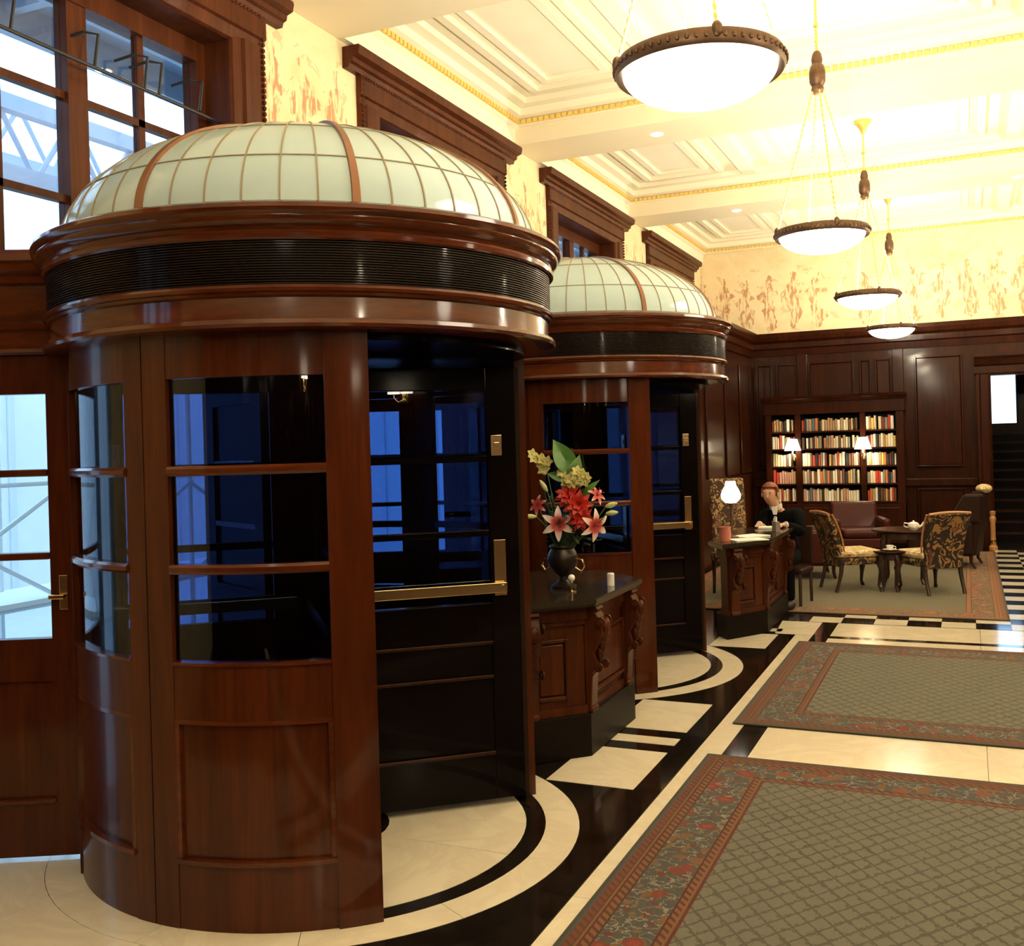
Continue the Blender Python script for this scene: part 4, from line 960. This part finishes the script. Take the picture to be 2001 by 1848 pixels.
MB().tube([(.055,0,.04),(.09,0,.06),(.11,0,.10)], [.016,.011,.008], 8).build('spout', M['porcelain'], tp, True)
MB().tube([(-.05,0,.08),(-.10,0,.085),(-.105,0,.05),(-.06,0,.03)], .007, 8).build('handle', M['porcelain'], tp, True)
cp = empty('teacup', (-.82, 11.93, .461)); tag(cp, 'white teacup and saucer on the low table', 'cup')
MB().lathe([(0,0),(.03,0),(.075,.012),(.078,.016),(.03,.006),(0,.006)], n=24, loop=False).build('saucer', M['porcelain'], cp, True)
MB().lathe([(0,.006),(.022,.006),(.034,.03),(.042,.06),(.038,.06),(.03,.03),(0,.012)], n=24, loop=False).build('cup', M['porcelain'], cp, True)
MB().tube([(.038,0,.05),(.062,0,.048),(.06,0,.025),(.034,0,.022)], .004, 6).build('handle', M['porcelain'], cp, True)
bp_ = empty('bollard_post', (.30, YB-.22, 0)); tag(bp_, 'short golden wooden post at the foot of the doorway', 'post')
MB().lathe([(0,0),(.06,0),(.06,.05),(.04,.07),(.045,.12),(.035,.16),(.035,.40),(.045,.43),(.045,.48),(.03,.50),(.04,.53),(.04,.57),(0,.58)], n=20, loop=False).build('shaft', M['chairtrim'], bp_, True)
MB().lathe([(.0,.10),(.047,.10),(.05,.125),(.047,.15),(0,.15)], n=20, loop=False).build('collar', M['brass'], bp_, True)

# ================================================================== RECEPTION DESK AND THE SEATED MAN
DZT = .84
ps = [((-1.86,9.42), 8, 'upper'), ((-1.80,9.30), -14, 'lower')]
for i, ((x, y), a, w) in enumerate(ps):
    o = MB().box(-.155, -.11, 0, .155, .11, .012-.004*i).build('paper_stack', M['paper'], bevel=.001); o.location = (x, y, DZT+.0005+(.0 if i else .0)); o.rotation_euler = (0,0,R_(50+a)); tag(o, 'stack of white papers on the reception desk, %s' % ('farther one' if i == 0 else 'nearer the desk corner'), 'papers', 'white papers on the reception desk')
    if i: o.location = (-1.82, 9.12, DZT+.0005)
tb = MB(); tb.lathe([(0,0),(.045,0),(.055,.05),(.05,.11),(.058,.125),(.05,.125),(.04,.05),(0,.02)], n=20, loop=False); o = tb.build('pink_pot', simple('salmon_glaze', (.62,.20,.13), .35), smooth=True); o.location = (-2.00, 9.02, DZT); tag(o, 'small salmon-pink pot on the reception desk beside the papers', 'pot')
ch = empty('leaflet_holder', (-1.72, 9.95, DZT), R_(25)); tag(ch, 'grey leaflet holder with white cards at the desk edge by the man', 'holder')
MB().box(-.012, -.07, 0, .03, .07, .10).build('box', simple('grey_card', (.22,.18,.16), .6), ch, bevel=.002)
for k in range(3): MB().box(-.005+.01*k, -.05+.02*k, .02, -.001+.01*k, .04+.02*k, .125+.01*k).build('card', M['paper'], ch)
o = MB().box(-.10, -.07, 0, .10, .07, .02).build('open_book', M['paper'], bevel=.004); o.location = (-1.84, 10.30, DZT); o.rotation_euler = (0,0,.1); tag(o, 'thick white notepad under the hands of the seated man', 'notepad')
dl = empty('desk_lamp', (-1.99, 9.26, DZT)); tag(dl, 'white opal glass lamp glowing on the reception desk', 'lamp')
MB().lathe([(0,0),(.06,0),(.06,.015),(.02,.03),(.012,.06),(.012,.30),(.03,.32),(0,.32)], n=20, loop=False).build('base', M['bronze'], dl, True)
MB().lathe([(0,.32),(.05,.325),(.085,.36),(.09,.40),(.07,.45),(.05,.48),(.045,.52),(0,.52)], n=24, loop=False).build('globe', M['globe'], dl, True)
def side_chair(loc, rz):
    r = empty('high_back_chair', (loc[0], loc[1], 0), rz); tag(r, 'high-backed chair in gold scroll tapestry behind the reception desk', 'chair')
    MB().box(-.24, -.24, .38, .26, .24, .48).build('seat', M['tapestry'], r, bevel=.03)
    MB().add([(-.28,-.2,.4),(-.20,-.2,.4),(-.20,.2,.4),(-.28,.2,.4),(-.38,-.2,1.3),(-.31,-.2,1.3),(-.31,.2,1.3),(-.38,.2,1.3)], [(0,3,2,1),(4,5,6,7),(0,1,5,4),(1,2,6,5),(2,3,7,6),(3,0,4,7)]).build('backrest', fabric('bright_scroll_tapestry', (.06,.03,.018), (.42,.27,.12), (.20,.09,.05), 14), r, bevel=.03)
    for sx in (-.22, .22):
        for s in (-.2, .2): MB().tube([(sx, s, .40), (sx, s, .2), (sx*1.1, s, 0)], [.025,.02,.018], 8).build('leg', M['chairwood'], r, True)
side_chair((-2.37, 11.25), R_(-62))

def skinned(name, joints, edges, root, material, parent, sub=2):
    me = bpy.data.meshes.new(name); me.from_pydata([j[0] for j in joints], edges, []); me.materials.append(material)
    o = link(name, me, parent); sk = o.modifiers.new('skin', 'SKIN'); sk.use_smooth_shade = True; sk.branch_smoothing = .6
    if not me.skin_vertices:
        bm = bmesh.new(); bm.from_mesh(me); bm.verts.layers.skin.verify(); bm.to_mesh(me); bm.free()
    for i, j in enumerate(joints):
        r = j[1]; me.skin_vertices[0].data[i].radius = r if isinstance(r, tuple) else (r, r); me.skin_vertices[0].data[i].use_root = (i == root)
    s = o.modifiers.new('sub', 'SUBSURF'); s.levels = sub; s.render_levels = sub
    return o
def man(loc, rz):
    r = empty('person', (loc[0], loc[1], 0), rz); tag(r, 'seated man in a black suit bending over the reception desk, hands on a notepad', 'person')
    # local frame: he faces +x; the desk top is .84 high in front of him
    J = []; Ed = []
    def j(p, rad, par=None):
        J.append((p, rad)); i = len(J)-1
        if par is not None: Ed.append((par, i))
        return i
    pel = j((0,0,.52), (.15,.12)); sp = j((.03,0,.68), (.14,.11), pel); chs = j((.07,0,.86), (.10,.06), sp); nb = j((.13,-.02,.99), (.040,.040), chs)
    nk = j((.18,-.05,1.06), .048, nb); h1 = j((.225,-.08,1.11), (.062,.070), nk); h2 = j((.245,-.08,1.175), (.075,.088), h1); h3 = j((.24,-.08,1.235), (.058,.066), h2)
    for s in (-1, 1):
        a = j((.10, s*.13, .92), .028, nb); b = j((.14, s*.19, .905), .036, a); c = j((.22, s*.215, .76), .040, b); e = j((.245, s*.215, .80), .040, c)
        wri = j((.43, s*.13, .868), .026, e); pm = j((.49, s*.10, .868), (.034,.018), wri)
        for k, (dy, L) in enumerate(((.028, .055), (.010, .066), (-.009, .062), (-.027, .048))):
            k1 = j((.52, s*(.10+dy), .872), .0095, pm); k2 = j((.52+L*.55, s*(.10+dy*1.1), .866), .0088, k1); j((.52+L, s*(.10+dy*1.1), .853), .0075, k2)
        t1 = j((.475, s*.068, .866), .011, pm); j((.505, s*.048, .856), .009, t1)
        th = j((.06, s*.10, .50), .088, pel); kn = j((.38, s*.13, .50), .060, th); an = j((.33, s*.13, .09), .040, kn); j((.40, s*.14, .045), (.035,.025), an)
    body = skinned('body', J, Ed, 0, M['skin'], r)
    J2 = []; E2 = []
    def q(p, rad, par=None):
        J2.append((p, rad)); i = len(J2)-1
        if par is not None: E2.append((par, i))
        return i
    pe = q((0,0,.50), (.18,.15)); s1 = q((.03,0,.68), (.165,.135), pe); c1 = q((.085,0,.86), (.185,.145), s1); n1 = q((.13,-.02,1.0), (.125,.10), c1)
    for s in (-1, 1):
        a = q((.11, s*.13, .965), .080, n1); b = q((.14, s*.19, .93), .074, a); c = q((.22, s*.218, .765), .060, b); e = q((.25, s*.218, .805), .057, c); q((.415, s*.138, .868), .037, e)
        t = q((.06, s*.10, .50), .105, pe); kn = q((.38, s*.13, .50), .075, t); q((.335, s*.13, .075), .056, kn)
    skinned('suit', J2, E2, 0, M['suit'], r)
    cl = MB(); cl.x = Matrix.Translation((.168, -.045, 1.045)) @ Matrix.Rotation(.55, 4, 'Y'); cl.lathe([(.058,-.022),(.066,-.022),(.062,.022),(.055,.022)], n=20); cl.build('collar', M['shirt'], r, True)
    sf = MB(); sf.add([(.252,-.045,.955),(.252,-.015,.955),(.235,-.01,1.03),(.235,-.07,1.03),(.225,-.045,.955),(.225,-.015,.955),(.195,-.01,1.03),(.195,-.07,1.03)], [(0,1,2,3),(7,6,5,4),(0,4,5,1),(1,5,6,2),(2,6,7,3),(3,7,4,0)]); sf.build('shirt_front', M['shirt'], r)
    for s in (-1, 1): MB().ball((.385, s*.138, .05), .115, .055, .05, 12, 8).build('shoe', M['iron'], r, True)
    for s in (-1, 1): MB().tube([(.415, s*.138, .868), (.43, s*.131, .868)], .033, 12).build('cuff', M['shirt'], r, True)
    hr = MB(); hr.ball((.225, 0, 1.205), .098, .088, .088, 20, 14)
    for i, v in enumerate(hr.v):                                   # cut the cap away from the face
        if v[0] > .262 and v[2] < 1.235: hr.v[i] = (.225+(v[0]-.225)*.35, v[1]*.8, 1.205+(v[2]-1.205)*.5)
    HY = Matrix.Translation((0, -.08, 0)); hr.v = [(a, b-.08, c) for a, b, c in hr.v]; hr.build('hair', M['hair'], r, True)
    MB().add([(.312,-.090,1.145),(.312,-.070,1.145),(.300,-.08,1.185),(.342,-.08,1.142),(.30,-.08,1.14)], [(0,2,3),(1,3,2),(0,3,4),(1,4,3),(0,4,1,2)]).build('nose', M['skin'], r, True)
    for s in (-1, 1):
        MB().ball((.308, s*.030-.08, 1.172), .009, .011, .007, 8, 6).build('eye', M['shirt'], r, True); MB().ball((.3155, s*.030-.08, 1.171), .004, .005, .005, 8, 6).build('pupil', M['iron'], r, True)
        MB().ball((.232, s*.083-.08, 1.160), .018, .008, .028, 10, 8).build('ear', M['skin'], r, True); MB().ball((.312, s*.030-.08, 1.187), .006, .016, .004, 8, 6).build('eyebrow', M['hair'], r, True)
    MB().ball((.298, -.08, 1.108), .008, .022, .005, 10, 6).build('mouth', simple('lips', (.42,.14,.11), .5), r, True)
    return r
man((-1.77, 10.86), R_(-98))
sc = empty('desk_chair', (-1.77, 10.88, 0), R_(-98)); tag(sc, 'dark desk chair the seated man sits on', 'chair')
MB().box(-.22, -.22, .33, .20, .22, .39).build('seat', M['darkleather'], sc, bevel=.02); MB().box(-.29, -.20, .40, -.25, .20, .80).build('backrest', M['darkleather'], sc, bevel=.015)
for sx in (-.2, .18):
    for s in (-.19, .19): MB().tube([(sx, s, .35), (sx*1.05, s, 0)], [.02,.016], 8).build('leg', M['chairwood'], sc, True)

# ================================================================== RAIL WITH HOOKS INSIDE THE FIRST WINDOW
rl = empty('curtain_rail', (-4.09, 0, 0)); tag(rl, 'thin black iron rail with bent hooks across the left window', 'rail')
MB().tube([(0, Y1-.98, 3.79), (0, Y1+.98, 3.755)], .010, 8).build('rod', M['iron'], rl, True)
for y in (Y1-.50, Y1+.01, Y1+.36, Y1+.47, Y1+.80):
    MB().tube([(0, y, 3.775), (0, y+.03, 3.955), (-.05, y-.02, 3.96), (-.155, y-.06, 3.93)], .009, 6).build('hook', M['iron'], rl)

# ================================================================== OUTSIDE THE WINDOWS
tag(MB().box(-40, -25, -.25, -4.36, 45, -.06).build('ground', simple('pale_paving', (.55,.58,.60), .8, vary=.1)), kind='structure')
M['ext'] = simple('pale_render', (.92,.95,.95), .8, vary=.05); M['steel'] = simple('blue_grey_steel', (.28,.38,.52), .5, vary=.1); M['whitesteel'] = simple('white_paint', (.80,.84,.86), .45)
cn = empty('street_canopy', (-6.4, 9, 4.95)); tag(cn, 'blue-grey steel canopy roof seen through the left window', 'canopy')
MB().box(.3, -16, 0, 1.95, 16, .12).build('roof_deck', M['steel'], cn)
for x in (.3, .95, 1.6): MB().box(x, -16, -.22, x+.10, 16, 0).build('purlin', M['steel'], cn)
for k in range(14): MB().box(.3, -16+k*2.4, -.10, 1.9, -15.92+k*2.4, 0).build('rafter', M['steel'], cn)
for ix, (x, z) in enumerate(((-7.6, 4.25), (-9.2, 4.9))):
    tr = empty('roof_truss', (x, 9, z)); tag(tr, 'pale steel truss beam crossing the street view, %s' % ('nearer one' if ix == 0 else 'farther one'), 'truss', 'steel trusses outside')
    for dz in (0, .62): MB().box(-.06, -16, dz-.07, .06, 16, dz+.07).build('chord', M['steel'], tr)
    for k in range(40):
        y = -16+k*.8; MB().tube([(0, y, .0), (0, y+.4, .62)], .025, 6).build('brace', M['steel'], tr); MB().tube([(0, y+.4, .62), (0, y+.8, 0)], .025, 6).build('brace', M['steel'], tr)
ho = empty('street_hoarding', (-11.0, 9, -.06)); tag(ho, 'white ribbed hoarding across the street seen through the door glass', 'hoarding')
for k in range(48): MB().box(-.03, -18+k*.75, 0, .03, -18+k*.75+.73, 3.3).build('board', M['ext'], ho); MB().box(.03, -18+k*.75, 0, .06, -18+k*.75+.08, 3.3).build('rib', M['whitesteel'], ho)
bl = empty('street_building', (-17, 9, 0)); tag(bl, 'pale building across the street', 'building')
MB().box(-3, -22, -.06, 0, 22, 5.2).build('facade', M['ext'], bl)
for k in range(14):
    for z in (.8, 3.2):
        MB().box(0, -20+k*3, z, .05, -18.4+k*3, z+1.5).build('window', M['steel'], bl)
sf = empty('scaffold', (-7.0, 6.2, -.06)); tag(sf, 'white scaffold with crossed braces seen through the door glass', 'scaffold')
for y in (-3.2, -1.6, 0, 1.6, 3.2):
    for x in (0, -.7): MB().tube([(x, y, 0), (x, y, 3.4)], .025, 8).build('upright', M['whitesteel'], sf, True)
for y in (-3.2, -1.6, 0, 1.6):
    MB().tube([(.03, y, .65), (.03, y+1.6, 1.55)], .02, 6).build('brace', M['whitesteel'], sf); MB().tube([(-.03, y, 1.55), (-.03, y+1.6, .65)], .02, 6).build('brace', M['whitesteel'], sf)
for z in (.6, 1.6, 2.5): MB().tube([(0, -3.2, z), (0, 3.2, z)], .02, 6).build('ledger', M['whitesteel'], sf)
for z in (.62, 2.52): MB().box(-.75, -3.3, z, .05, 3.3, z+.04).build('deck', M['ext'], sf)
